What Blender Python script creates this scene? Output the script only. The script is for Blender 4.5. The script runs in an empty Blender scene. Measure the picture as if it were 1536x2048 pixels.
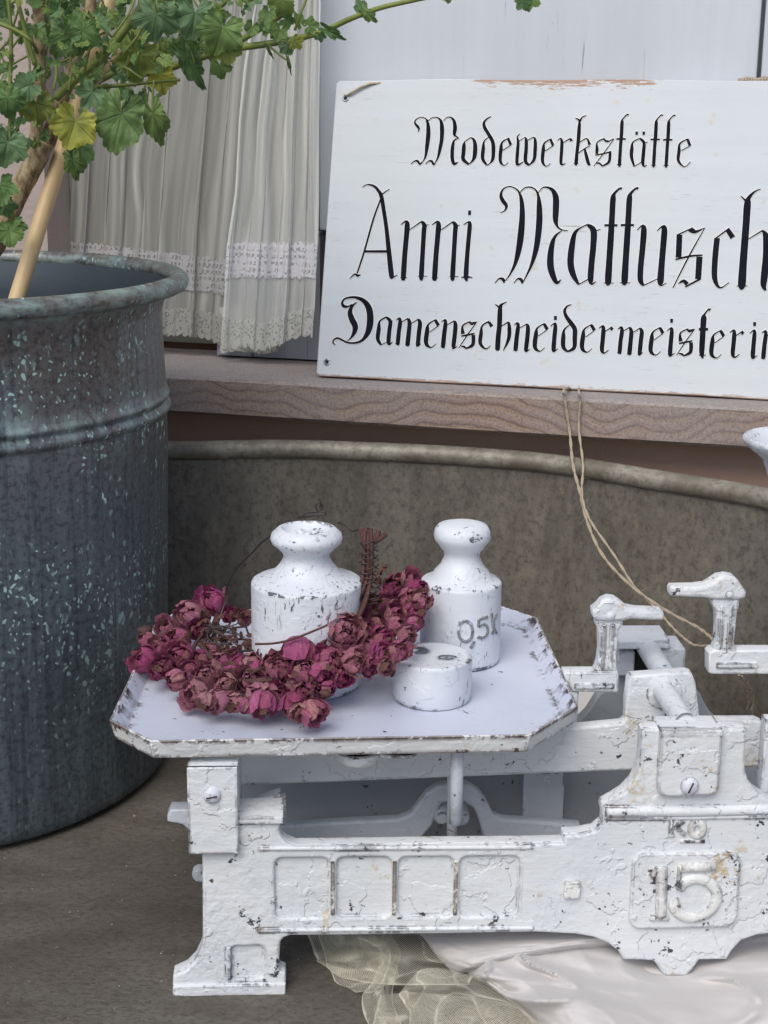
import bpy, bmesh, math, random
from mathutils import Vector, Matrix, noise
sc = bpy.context.scene
# ------------------------------------------------------------------ camera
CAM_H = 0.506; PITCH = math.radians(14.7); ROLL = math.radians(0.6); F = 2958.0
Xr = Vector((1, 0, 0)); Fw = Vector((0, math.cos(PITCH), -math.sin(PITCH))); Up = Xr.cross(Fw)
CX = (Xr*math.cos(ROLL) + Up*math.sin(ROLL)); CY = (Up*math.cos(ROLL) - Xr*math.sin(ROLL))
CAMP = Vector((0, 0, CAM_H))
cam = bpy.data.cameras.new('camera'); camo = bpy.data.objects.new('camera', cam)
sc.collection.objects.link(camo)
camo.matrix_world = Matrix(((CX.x, CY.x, -Fw.x, 0), (CX.y, CY.y, -Fw.y, 0), (CX.z, CY.z, -Fw.z, CAM_H), (0, 0, 0, 1)))
cam.sensor_fit = 'VERTICAL'; cam.sensor_height = 36; cam.lens = 36*F/2048
cam.clip_start = 0.02; cam.clip_end = 200
sc.camera = camo
# ------------------------------------------------------------------ light
SUN_EL = math.radians(50); SUN_AZ = math.radians(202)     # azimuth clockwise from +Y (behind the camera, a little left)
w = bpy.data.worlds.new('World'); sc.world = w; w.use_nodes = True
nt = w.node_tree; nt.nodes.clear()
sky = nt.nodes.new('ShaderNodeTexSky'); sky.sky_type = 'NISHITA'; sky.sun_disc = False
sky.sun_elevation = SUN_EL; sky.sun_rotation = SUN_AZ; sky.air_density = 1.0; sky.dust_density = 2.4; sky.ozone_density = 1.0
bg = nt.nodes.new('ShaderNodeBackground'); bg.inputs[1].default_value = 0.135
wo = nt.nodes.new('ShaderNodeOutputWorld')
nt.links.new(sky.outputs[0], bg.inputs[0]); nt.links.new(bg.outputs[0], wo.inputs[0])
sl = bpy.data.lights.new('sun', 'SUN'); sl.energy = 1.95; sl.angle = math.radians(42); sl.color = (1.0, 0.99, 0.93)
so = bpy.data.objects.new('sun', sl); sc.collection.objects.link(so); so.location = (0.3, -1, 3)
dv = Vector((math.sin(SUN_AZ)*math.cos(SUN_EL), math.cos(SUN_AZ)*math.cos(SUN_EL), math.sin(SUN_EL)))
so.rotation_euler = dv.to_track_quat('Z', 'Y').to_euler()
sc.view_settings.view_transform = 'Standard'; sc.view_settings.look = 'None'
sc.view_settings.exposure = 0.06; sc.view_settings.gamma = 1.0
sc.render.engine = 'CYCLES'; sc.render.resolution_x = 768; sc.render.resolution_y = 1024
sc.cycles.max_bounces = 8; sc.cycles.transparent_max_bounces = 24

# ------------------------------------------------------------------ photo survey: a sight line for every measured point
def ray(px, py):
    dx = (px-768)/F; dy = (1024-py)/F
    return Fw + CX*dx + CY*dy
def atY(px, py, y):
    d = ray(px, py); return CAMP + d*(y/d.y)
def atZ(px, py, z):
    d = ray(px, py); return CAMP + d*((z-CAM_H)/d.z)
class Frame:
    def __init__(s, o, yaw, lean=0.0):
        s.o = Vector(o); s.u = Vector((math.cos(yaw), math.sin(yaw), 0))
        back = Vector((-math.sin(yaw), math.cos(yaw), 0))
        s.v = Vector((0, 0, 1))*math.cos(lean) + back*math.sin(lean); s.n = s.u.cross(s.v)
    def to(s, u, v, w=0.0): return s.o + s.u*u + s.v*v + s.n*w
    def px(s, px, py, w=0.0):
        d = ray(px, py); o = s.o + s.n*w
        t = (o-CAMP).dot(s.n)/d.dot(s.n); p = CAMP + d*t - o
        return (p.dot(s.u), p.dot(s.v))
    def P(s, px, py, w=0.0):
        u, v = s.px(px, py, w); return s.to(u, v, w)
# ------------------------------------------------------------------ mesh helpers
def catmull(pts, n=4):
    if len(pts) < 3: 
        if len(pts) == 2 and n > 1:
            a, b = pts
            return [tuple(a[k]+(b[k]-a[k])*i/n for k in range(len(a))) for i in range(n+1)]
        return [tuple(p) for p in pts]
    out = []
    P = [pts[0]] + list(pts) + [pts[-1]]
    for i in range(1, len(P)-2):
        p0, p1, p2, p3 = P[i-1], P[i], P[i+1], P[i+2]
        for j in range(n):
            t = j/n
            out.append(tuple(0.5*((2*p1[k]) + (-p0[k]+p2[k])*t + (2*p0[k]-5*p1[k]+4*p2[k]-p3[k])*t*t + (-p0[k]+3*p1[k]-3*p2[k]+p3[k])*t**3) for k in range(len(p1))))
    out.append(tuple(pts[-1])); return out
class MB:
    def __init__(s): s.v = []; s.f = []; s.uv = {}; s.col = {}; s.mi = []
    def add(s, verts, faces, uvs=None, m=0):
        b = len(s.v); s.v += [Vector(p) for p in verts]
        for f in faces: s.f.append(tuple(b+i for i in f)); s.mi.append(m)
        if uvs:
            for i, t in enumerate(uvs): s.uv[b+i] = t
        return b
    def box(s, fr, u0, u1, v0, v1, w0, w1, m=0):
        c = [(u0,v0,w1),(u1,v0,w1),(u1,v1,w1),(u0,v1,w1),(u0,v0,w0),(u1,v0,w0),(u1,v1,w0),(u0,v1,w0)]
        s.add([fr.to(*p) for p in c], [(0,1,2,3),(5,4,7,6),(4,0,3,7),(1,5,6,2),(3,2,6,7),(4,5,1,0)], [(p[0],p[1]) for p in c], m)
    def prism(s, fr, poly, w0, w1, m=0):
        n = len(poly)
        vs = [fr.to(u, v, w1) for u, v in poly] + [fr.to(u, v, w0) for u, v in poly]
        area = sum(poly[i][0]*poly[(i+1)%n][1]-poly[(i+1)%n][0]*poly[i][1] for i in range(n))
        fs = [tuple(range(n)), tuple(range(2*n-1, n-1, -1))] + [(i, n+i, n+(i+1)%n, (i+1)%n) for i in range(n)]
        if area < 0: fs = [tuple(reversed(f)) for f in fs]
        s.add(vs, fs, [p for p in poly]*2, m)
    def lathe(s, c, prof, seg=48, axis=None, ux=None, squash=None):
        z = (axis or Vector((0,0,1))).normalized(); x = ux or z.orthogonal().normalized(); y = z.cross(x)
        vs = []; fs = []; n = len(prof)
        for r, h in prof:
            for k in range(seg):
                a = 2*math.pi*k/seg
                vs.append(Vector(c) + x*(r*math.cos(a)) + y*(r*math.sin(a)) + z*h)
        for i in range(n-1):
            for k in range(seg):
                fs.append((i*seg+k, i*seg+(k+1)%seg, (i+1)*seg+(k+1)%seg, (i+1)*seg+k))
        if prof[0][0] > 1e-5: fs.append(tuple(range(seg-1, -1, -1)))
        if prof[-1][0] > 1e-5: fs.append(tuple((n-1)*seg+k for k in range(seg)))
        s.add(vs, fs)
    def tube(s, path, rad, seg=8, caps=True, flat=None, fn=None):
        P = [Vector(p[:3]) for p in path]; n = len(P)
        R = [rad]*n if isinstance(rad, (int, float)) else list(rad)
        vs = []; fs = []
        T0 = (P[1]-P[0]).normalized(); N = (fn or T0.orthogonal()).copy(); N = (N - T0*N.dot(T0)).normalized()
        for i in range(n):
            T = (P[min(i+1, n-1)]-P[max(i-1, 0)]).normalized()
            N = (N - T*N.dot(T)).normalized(); B = T.cross(N)
            for k in range(seg):
                a = 2*math.pi*k/seg
                vs.append(P[i] + N*(math.cos(a)*R[i]*(flat or 1)) + B*(math.sin(a)*R[i]))
        for i in range(n-1):
            for k in range(seg):
                fs.append((i*seg+k, i*seg+(k+1)%seg, (i+1)*seg+(k+1)%seg, (i+1)*seg+k))
        if caps: fs.append(tuple(range(seg-1, -1, -1))); fs.append(tuple((n-1)*seg+k for k in range(seg)))
        s.add(vs, fs)
    def grid(s, fn, nu, nv, uvfn=None, m=0):
        vs = []; uvs = []
        for j in range(nv+1):
            for i in range(nu+1):
                vs.append(fn(i/nu, j/nv)); uvs.append(uvfn(i/nu, j/nv) if uvfn else (i/nu, j/nv))
        fs = [(j*(nu+1)+i, j*(nu+1)+i+1, (j+1)*(nu+1)+i+1, (j+1)*(nu+1)+i) for j in range(nv) for i in range(nu)]
        return s.add(vs, fs, uvs, m)
    def from_mesh(s, me, mat, m=0):
        b = len(s.v); s.v += [mat @ v.co for v in me.vertices]
        for p in me.polygons: s.f.append(tuple(b+i for i in p.vertices)); s.mi.append(m)
    def build(s, name, mat, parent=None, bevel=0, segs=2, smooth=35, subsurf=0, solid=0, weld=0):
        vs = s.v
        mn = Vector([min(v[k] for v in vs) for k in range(3)]); mx = Vector([max(v[k] for v in vs) for k in range(3)])
        o = (mn+mx)/2
        if parent is None: o.z = mn.z
        me = bpy.data.meshes.new(name); me.from_pydata([v-o for v in vs], [], s.f)
        if s.uv:
            uvl = me.uv_layers.new(name='UVMap')
            for l in me.loops: uvl.data[l.index].uv = s.uv.get(l.vertex_index, (0, 0))
        for nm, d in s.col.items():
            at = me.color_attributes.new(nm, 'FLOAT_COLOR', 'POINT')
            for i, c in d.items(): at.data[i].color = (*c, 1)
        mats = mat if isinstance(mat, (list, tuple)) else [mat]
        for mm in mats: me.materials.append(mm)
        if len(mats) > 1:
            for p in me.polygons: p.material_index = s.mi[p.index]
        me.validate(); me.update()
        if weld:
            bm = bmesh.new(); bm.from_mesh(me); bmesh.ops.remove_doubles(bm, verts=bm.verts, dist=weld)
            bm.to_mesh(me); bm.free()
        if smooth:
            for p in me.polygons: p.use_smooth = True
            if smooth < 180: me.set_sharp_from_angle(angle=math.radians(smooth))
        ob = bpy.data.objects.new(name, me); sc.collection.objects.link(ob)
        if parent: ob.parent = parent; ob.location = o - wloc(parent)
        else: ob.location = o
        if bevel:
            b = ob.modifiers.new('bevel', 'BEVEL'); b.width = bevel; b.segments = segs; b.limit_method = 'ANGLE'; b.angle_limit = math.radians(35); b.harden_normals = False
            b.use_clamp_overlap = True
        if solid:
            b = ob.modifiers.new('solid', 'SOLIDIFY'); b.thickness = solid; b.offset = 0
        if subsurf:
            b = ob.modifiers.new('sub', 'SUBSURF'); b.levels = subsurf; b.render_levels = subsurf
        return ob
def wloc(o):
    l = Vector(o.location)
    while o.parent: o = o.parent; l = l + Vector(o.location)
    return l
def tag(o, label=None, cat=None, group=None, kind=None):
    if label: o['label'] = label
    if cat: o['category'] = cat
    if group: o['group'] = group
    if kind: o['kind'] = kind
    return o
def thing(name, loc, label, cat, group=None):
    o = bpy.data.objects.new(name, None); sc.collection.objects.link(o); o.location = loc; o.empty_display_size = 0.02
    return tag(o, label, cat, group)
def plate(mb, fr, outer, holes, w0, w1, bev, res=2):
    """flat casting with rounded edges and openings, outlines in frame metres"""
    cu = bpy.data.curves.new('c', 'CURVE'); cu.dimensions = '2D'; cu.fill_mode = 'BOTH'
    cu.extrude = (w1-w0)/2-bev; cu.bevel_depth = bev; cu.bevel_resolution = res; cu.offset = -bev
    for loop in [outer]+holes:
        sp = cu.splines.new('POLY'); sp.points.add(len(loop)-1); sp.use_cyclic_u = True
        for i, (u, v) in enumerate(loop): sp.points[i].co = (u, v, 0, 1)
    ob = bpy.data.objects.new('c', cu); sc.collection.objects.link(ob)
    dg = bpy.context.evaluated_depsgraph_get(); me = bpy.data.meshes.new_from_object(ob.evaluated_get(dg))
    o = fr.to(0, 0, (w0+w1)/2)
    M = Matrix(((fr.u.x, fr.v.x, fr.n.x, o.x), (fr.u.y, fr.v.y, fr.n.y, o.y), (fr.u.z, fr.v.z, fr.n.z, o.z), (0, 0, 0, 1)))
    mb.from_mesh(me, M)
    bpy.data.objects.remove(ob); bpy.data.curves.remove(cu); bpy.data.meshes.remove(me)
def rrect(u0, v0, u1, v1, r, n=4):
    out = []
    for cx, cy, a0 in ((u1-r, v1-r, 0), (u0+r, v1-r, 90), (u0+r, v0+r, 180), (u1-r, v0+r, 270)):
        for k in range(n+1):
            a = math.radians(a0+90*k/n); out.append((cx+r*math.cos(a), cy+r*math.sin(a)))
    return out
def ribbon(mb, fr, pts, w0, w1, n=4):
    """stroke: pts (u,v,width) -> a raised strip of varying width"""
    pts = catmull(pts, n); L = []; R = []
    for i, (u, v, wd) in enumerate(pts):
        a = pts[max(i-1, 0)]; b = pts[min(i+1, len(pts)-1)]
        dx, dy = b[0]-a[0], b[1]-a[1]; l = math.hypot(dx, dy) or 1e-9; nx, ny = -dy/l, dx/l
        L.append((u+nx*wd/2, v+ny*wd/2)); R.append((u-nx*wd/2, v-ny*wd/2))
    vs = []; fs = []
    for i in range(len(pts)):
        vs += [fr.to(*L[i], w1), fr.to(*R[i], w1), fr.to(*L[i], w0), fr.to(*R[i], w0)]
    for i in range(len(pts)-1):
        a = 4*i; b = a+4
        fs += [(a, a+1, b+1, b), (a+2, a, b, b+2), (a+1, a+3, b+3, b+1)]
    e = 4*(len(pts)-1)
    fs += [(0, 2, 3, 1), (e+1, e+3, e+2, e)]
    mb.add(vs, fs)
# ------------------------------------------------------------------ material helpers
class Mat:
    def __init__(s, name, rough=0.6, metal=0.0, spec=0.5):
        s.m = bpy.data.materials.new(name); s.m.use_nodes = True; s.t = s.m.node_tree; s.N = s.t.nodes; s.N.clear()
        s.out = s.N.new('ShaderNodeOutputMaterial'); s.b = s.N.new('ShaderNodeBsdfPrincipled')
        s.t.links.new(s.b.outputs[0], s.out.inputs[0])
        s.b.inputs['Roughness'].default_value = rough; s.b.inputs['Metallic'].default_value = metal
        s.b.inputs['Specular IOR Level'].default_value = spec
        tc = s.N.new('ShaderNodeTexCoord'); s.obj = tc.outputs['Object']; s.uv = tc.outputs['UV']
        g = s.N.new('ShaderNodeNewGeometry'); s.geo = g; s.pos = g.outputs['Position']
    def L(s, a, b): s.t.links.new(a, b)
    def sock(s, x, inp):
        if isinstance(x, (int, float)): inp.default_value = x
        elif isinstance(x, tuple): inp.default_value = (*x, 1) if len(x) == 3 and inp.type == 'RGBA' else x
        else: s.L(x, inp)
    def map(s, v, scale=(1, 1, 1), loc=(0, 0, 0), rot=(0, 0, 0)):
        n = s.N.new('ShaderNodeMapping'); n.inputs['Scale'].default_value = scale; n.inputs['Location'].default_value = loc; n.inputs['Rotation'].default_value = rot
        s.L(v, n.inputs[0]); return n.outputs[0]
    def noise(s, v, scale, det=4, rough=0.55, dist=0, out=0):
        n = s.N.new('ShaderNodeTexNoise'); n.inputs['Scale'].default_value = scale; n.inputs['Detail'].default_value = det
        n.inputs['Roughness'].default_value = rough; n.inputs['Distortion'].default_value = dist; s.L(v, n.inputs['Vector']); return n.outputs[out]
    def vor(s, v, scale, feat='F1', rnd=1, out='Distance'):
        n = s.N.new('ShaderNodeTexVoronoi'); n.feature = feat; n.inputs['Scale'].default_value = scale; n.inputs['Randomness'].default_value = rnd
        s.L(v, n.inputs['Vector']); return n.outputs[out]
    def ramp(s, x, *st, interp='LINEAR'):
        n = s.N.new('ShaderNodeValToRGB'); r = n.color_ramp; r.interpolation = interp
        while len(r.elements) < len(st): r.elements.new(0.5)
        for e, (p, c) in zip(r.elements, st):
            e.position = p; e.color = (c, c, c, 1) if isinstance(c, (int, float)) else (*c, 1)
        s.L(x, n.inputs[0]); return n.outputs[0]
    def mix(s, f, a, b, mode='MIX'):
        n = s.N.new('ShaderNodeMix'); n.data_type = 'RGBA'; n.blend_type = mode
        s.sock(f, n.inputs[0]); s.sock(a, n.inputs[6]); s.sock(b, n.inputs[7]); return n.outputs[2]
    def math(s, op, a, b=0.5, c=None):
        n = s.N.new('ShaderNodeMath'); n.operation = op; s.sock(a, n.inputs[0]); s.sock(b, n.inputs[1])
        if c is not None: s.sock(c, n.inputs[2])
        return n.outputs[0]
    def sep(s, v):
        n = s.N.new('ShaderNodeSeparateXYZ'); s.L(v, n.inputs[0]); return n.outputs
    def comb(s, x, y, z=0.0):
        n = s.N.new('ShaderNodeCombineXYZ'); s.sock(x, n.inputs[0]); s.sock(y, n.inputs[1]); s.sock(z, n.inputs[2]); return n.outputs[0]
    def attr(s, name):
        n = s.N.new('ShaderNodeAttribute'); n.attribute_name = name; return n.outputs['Color']
    def bump(s, h, dist=0.001, st=1.0, prev=None):
        n = s.N.new('ShaderNodeBump'); n.inputs['Strength'].default_value = st; n.inputs['Distance'].default_value = dist
        s.L(h, n.inputs['Height'])
        if prev: s.L(prev, n.inputs['Normal'])
        s.L(n.outputs[0], s.b.inputs['Normal']); return n.outputs[0]
    def col(s, c): s.sock(c, s.b.inputs['Base Color'])
    def rough(s, c): s.sock(c, s.b.inputs['Roughness'])
    def edge(s, rad, lo, hi):
        """1 along the rims of a casting, where paint rubs off"""
        bv = s.N.new('ShaderNodeBevel'); bv.samples = 6; bv.inputs[0].default_value = rad
        d = s.N.new('ShaderNodeVectorMath'); d.operation = 'DOT_PRODUCT'
        s.L(bv.outputs[0], d.inputs[0]); s.L(s.geo.outputs['Normal'], d.inputs[1])
        return s.ramp(d.outputs['Value'], (lo, 1.0), (hi, 0.0))
# ------------------------------------------------------------------ materials
def chipped(name, base=(0.685, 0.70, 0.715), wear=(0.055, 0.058, 0.075), amount=0.5, rad=0.0016, lump=0.0013, brown=0.5, scrape=0.0, seed=0.0, lowz=None):
    k = Mat(name, 0.42, 0, 0.45); p = k.map(k.pos, loc=(seed, seed*1.7, 0))
    ao = k.N.new('ShaderNodeAmbientOcclusion'); ao.only_local = True; ao.samples = 8; ao.inputs['Distance'].default_value = 0.004; e = k.math('MAXIMUM', k.math('MULTIPLY', k.edge(rad*1.9, 0.96, 0.9996), k.ramp(ao.outputs['AO'], (0.50, 0.2), (0.80, 1.0))), k.attr('wear'))
    n1 = k.noise(p, 55, 5, 0.62); n2 = k.noise(p, 260, 5, 0.65); n3 = k.noise(p, 22, 3, 0.5)
    en = k.math('ADD', k.math('MULTIPLY', n1, 0.62), k.math('MULTIPLY', n2, 0.42))
    wv = k.math('ADD', k.math('MULTIPLY', e, 0.47+0.13*amount), k.math('ADD', k.math('MULTIPLY', k.math('SUBTRACT', en, 0.52), 2.4), k.math('MULTIPLY', k.math('SUBTRACT', k.noise(p, 30, 4, 0.65), 0.5), 1.1)))
    em = k.ramp(wv, (0.62, 0.0), (0.66, 1.0))
    chips_ = 0; chips = k.ramp(k.math('ADD', k.math('MULTIPLY', n2, 0.5), k.math('MULTIPLY', n1, 0.52)), (0.640-0.016*amount, 0.0), (0.648-0.016*amount, 1.0))
    wearm = k.math('MAXIMUM', em, chips)
    if scrape:
        sp = k.noise(k.map(p, (40, 40, 8)), 9, 5, 0.7)
        sm = k.math('MULTIPLY', k.ramp(sp, (0.62-0.05*scrape, 0.0), (0.65-0.05*scrape, 1.0)), k.ramp(n3, (0.47, 0.0), (0.55, 1.0)))
        wearm = k.math('MAXIMUM', wearm, sm)
    tone = k.mix(k.ramp(n3, (0.35, 0.0), (0.7, 1.0)), base, tuple(c*t for c, t in zip(base, (0.93, 0.94, 0.96))))
    warm = k.ramp(k.noise(p, 34, 4, 0.6, 0.6), (0.66-0.03*brown, 0.0), (0.70-0.03*brown, 1.0))
    warm2 = k.math('MULTIPLY', warm, k.ramp(n2, (0.45, 0.0), (0.5, 1.0)))
    tone = k.mix(k.math('MULTIPLY', warm2, min(1, brown)), tone, (0.52, 0.42, 0.27))
    wc = k.mix(k.math('MULTIPLY', k.ramp(k.noise(p, 60, 3), (0.54, 0.0), (0.62, 1.0)), min(1.0, brown*1.3)), wear, (0.115, 0.062, 0.042))
    halo = k.math('MULTIPLY', k.math('SUBTRACT', k.ramp(wv, (0.52, 0.0), (0.60, 1.0)), em), 0.35)
    tone = k.mix(k.math('MAXIMUM', halo, 0.0), tone, (0.42, 0.43, 0.47))
    # fine crazing lines in the paint
    cr = k.vor(k.mix(0.06, p, k.noise(p, 80, 3, out=1)), 34, 'DISTANCE_TO_EDGE')
    crm = k.math('MULTIPLY', k.ramp(cr, (0.0, 1.0), (0.012, 0.0)), k.ramp(k.noise(p, 22, 2), (0.61, 0.0), (0.67, 1.0)))
    tone = k.mix(k.math('MULTIPLY', crm, 0.26), tone, (0.40, 0.36, 0.32))
    k.col(k.mix(wearm, tone, wc)); k.rough(k.math('ADD', 0.34, k.math('MULTIPLY', n2, 0.22)))
    h = k.math('ADD', k.math('MULTIPLY', k.noise(p, 210, 5, 0.6), 1.0), k.math('MULTIPLY', wearm, -0.35))
    h = k.math('ADD', h, k.math('MULTIPLY', k.vor(k.map(p, rot=(0.4, 0.3, 0)), 170, 'SMOOTH_F1'), 0.35))
    h = k.math('ADD', h, k.math('MULTIPLY', crm, -0.2))
    thick = k.ramp(k.noise(k.map(p, loc=(2, 5, 1)), 17, 3, 0.6), (0.40, 0.25), (0.60, 1.0)); brush = k.noise(k.map(p, (0.18, 1, 1), rot=(0, 0.25, 0)), 330, 3, 0.6)
    h = k.math('ADD', k.math('MULTIPLY', h, thick), k.math('MULTIPLY', brush, 0.30)); h = k.math('ADD', h, k.math('MULTIPLY', k.ramp(k.noise(p, 36, 4, 0.55), (0.54, 0.0), (0.56, 0.40)), 1.0))
    k.bump(h, lump, 0.9)
    return k.m
M = {}
M['cast'] = chipped('chipped_white_cast_iron', amount=1.15, brown=0.6)
M['cast_heavy'] = chipped('worn_white_cast_iron', amount=1.8, brown=0.9, seed=3.1)
M['cast_shade'] = chipped('shade_toned_white_cast_iron', base=(0.54, 0.57, 0.62), amount=0.35, brown=0.2, lump=0.0006, seed=7.7)  # same white iron, its shade inside the scales put into the base colour
M['cast_deep_shade'] = chipped('deep_shade_white_iron', base=(0.33, 0.35, 0.375), amount=0.2, brown=0.05, lump=0.0003, seed=9.2)  # deeper shade of the white rear frame, put into the base colour
M['tray'] = chipped('white_painted_tray', base=(0.575, 0.61, 0.72), wear=(0.05, 0.04, 0.04), amount=0.45, rad=0.005, brown=0.0, lump=0.00018, seed=1.3)
M['tray_rim'] = chipped('worn_tray_rim', base=(0.72, 0.725, 0.725), wear=(0.07, 0.04, 0.035), amount=1.8, rad=0.003, brown=0.3, seed=5.0)
M['weight'] = chipped('brushed_white_paint', base=(0.66, 0.69, 0.74), wear=(0.10, 0.11, 0.135), amount=0.75, rad=0.0026, brown=0.0, lump=0.0006, scrape=0.30, seed=2.2)
M['digit'] = chipped('rubbed_raised_figures', base=(0.72, 0.72, 0.70), amount=1.5, brown=0.6, seed=4.4, rad=0.002)
M['letter'] = chipped('rubbed_bare_lettering', base=(0.66, 0.68, 0.72), wear=(0.10, 0.10, 0.11), amount=3.4, brown=0.3, seed=4.9, rad=0.002)
M['rib'] = chipped('bare_dark_ribs', base=(0.66, 0.62, 0.54), wear=(0.04, 0.04, 0.05), amount=1.9, brown=0.8, rad=0.002, seed=8.8)
def simple(name, c, rough=0.6, metal=0, var=0.15, scale=60, bump=0.0003, bs=200):
    k = Mat(name, rough, metal); n = k.noise(k.pos, scale, 5, 0.6)
    k.col(k.mix(k.ramp(n, (0.3, 0.0), (0.7, 1.0)), tuple(x*(1-var) for x in c), tuple(min(1, x*(1+var)) for x in c)))
    if bump: k.bump(k.noise(k.pos, bs, 4, 0.6), bump, 0.8)
    return k.m
# ground slab / tub zinc
k = Mat('weathered_brown_slab', 0.75); q = k.map(k.pos, (0.45, 1, 1))
a = k.noise(q, 9, 6, 0.62); b = k.noise(k.map(k.pos, (0.7, 1, 1)), 260, 8, 0.8); c3 = k.noise(k.map(k.pos, (0.5, 1, 1)), 600, 3, 0.7)
c = k.mix(k.ramp(a, (0.35, 0.0), (0.66, 1.0)), (0.098, 0.084, 0.068), (0.150, 0.136, 0.116))
c = k.mix(k.ramp(b, (0.40, 0.0), (0.52, 1.0)), k.mix(0.6, c, (0.04, 0.032, 0.026)), c); c = k.mix(k.ramp(k.noise(q, 38, 5, 0.7), (0.36, 0.45), (0.54, 0.0)), c, (0.055, 0.042, 0.032))
c = k.mix(k.math('MULTIPLY', k.ramp(b, (0.60, 0.0), (0.72, 1.0)), 0.35), c, (0.27, 0.25, 0.21))
spk = k.ramp(k.vor(k.pos, 95), (0.035, 1.0), (0.06, 0.0))
c = k.mix(k.math('MULTIPLY', spk, k.ramp(k.noise(k.pos, 14), (0.56, 0.0), (0.6, 1.0))), c, (0.42, 0.38, 0.30))
k.col(c); k.rough(k.ramp(a, (0.3, 0.55), (0.7, 0.85))); k.bump(k.math('ADD', b, k.math('MULTIPLY', c3, 0.6)), 0.0011, 1.0); M['slab'] = k.m
k = Mat('dull_zinc', 0.62, 0.15)
a = k.noise(k.map(k.pos, (1, 1, 0.5)), 12, 5, 0.6); b = k.noise(k.map(k.pos, (1, 1, 0.8)), 170, 8, 0.78); b3 = k.noise(k.map(k.pos, (1, 1, 0.25)), 45, 5, 0.6)
c = k.mix(k.ramp(a, (0.33, 0.0), (0.68, 1.0)), (0.130, 0.116, 0.095), (0.205, 0.186, 0.156))
c = k.mix(k.ramp(b, (0.40, 0.70), (0.50, 0.0)), c, (0.075, 0.063, 0.050))
c = k.mix(k.math('MULTIPLY', k.ramp(b, (0.54, 0.0), (0.68, 1.0)), 0.55), c, (0.26, 0.24, 0.20))
c = k.mix(k.ramp(b3, (0.40, 0.35), (0.56, 0.0)), c, (0.06, 0.05, 0.04)); c = k.mix(k.math('MULTIPLY', k.ramp(k.noise(k.pos, 70, 3), (0.62, 0.0), (0.70, 1.0)), 0.25), c, (0.30, 0.27, 0.19))
k.col(c); k.bump(b, 0.0007, 0.8); M['zinc'] = k.m
k = Mat('dull_zinc_rim', 0.5, 0.2)
a = k.noise(k.map(k.pos, (1, 1, 1)), 30, 5, 0.6); b = k.noise(k.pos, 160, 5, 0.7)
c = k.mix(k.ramp(a, (0.35, 0.0), (0.65, 1.0)), (0.17, 0.15, 0.115), (0.32, 0.30, 0.25)); c = k.mix(k.ramp(b, (0.4, 0.6), (0.55, 0.0)), c, (0.12, 0.105, 0.08))
k.col(c); k.bump(b, 0.0004, 0.7); M['zinc_rim'] = k.m
# plaster
k = Mat('rose_plaster', 0.9); a = k.noise(k.pos, 8, 4); b = k.noise(k.pos, 180, 5, 0.65)
k.col(k.mix(a, (0.42, 0.27, 0.20), (0.52, 0.36, 0.28))); k.bump(b, 0.0012, 0.7); M['plaster'] = k.m
M['pale_plaster'] = simple('pale_rose_render', (0.40, 0.325, 0.295), 0.9, var=0.08, scale=10, bump=0.001)
# sandstone sill: wavy bedding
k = Mat('banded_sandstone', 0.8); s = k.sep(k.pos)
warp = k.noise(k.map(k.pos, (1.0, 1.0, 0.5)), 8.5, 2, 0.4); warp2 = k.noise(k.map(k.pos, (1, 1, 1)), 42, 3, 0.5)
ph = k.math('ADD', k.math('ADD', k.math('MULTIPLY', s[2], 95.0), k.math('MULTIPLY', warp, 12.0)), k.math('MULTIPLY', warp2, 0.55))
fr_ = k.math('FRACT', ph); ph2 = k.math('FRACT', k.math('MULTIPLY', ph, 2.63))
band = k.ramp(fr_, (0.0, (0.115, 0.078, 0.075)), (0.16, (0.29, 0.20, 0.16)), (0.5, (0.34, 0.26, 0.225)), (0.84, (0.34, 0.235, 0.155)), (1.0, (0.15, 0.10, 0.09)))
band = k.mix(k.math('MULTIPLY', k.ramp(ph2, (0.0, 1.0), (0.18, 0.0)), 0.5), band, (0.16, 0.11, 0.105))
grey = k.noise(k.pos, 6, 3); band = k.mix(k.ramp(grey, (0.42, 0.0), (0.62, 0.55)), band, (0.30, 0.275, 0.275))
upn = k.sep(k.geo.outputs['Normal'])[2]
band = k.mix(k.math('MULTIPLY', k.ramp(upn, (0.5, 0.0), (0.9, 1.0)), 0.8), band, (0.30, 0.28, 0.275))
band = k.mix(0.12, band, (0.32, 0.25, 0.22)); fine = k.noise(k.pos, 480, 4, 0.8); band = k.mix(k.ramp(fine, (0.38, 0.6), (0.50, 0.0)), band, (0.13, 0.10, 0.095)); band = k.mix(k.ramp(fine, (0.56, 0.0), (0.66, 0.4)), band, (0.45, 0.41, 0.39))
k.col(band); k.bump(fine, 0.0004, 0.7); M['sandstone'] = k.m
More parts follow.
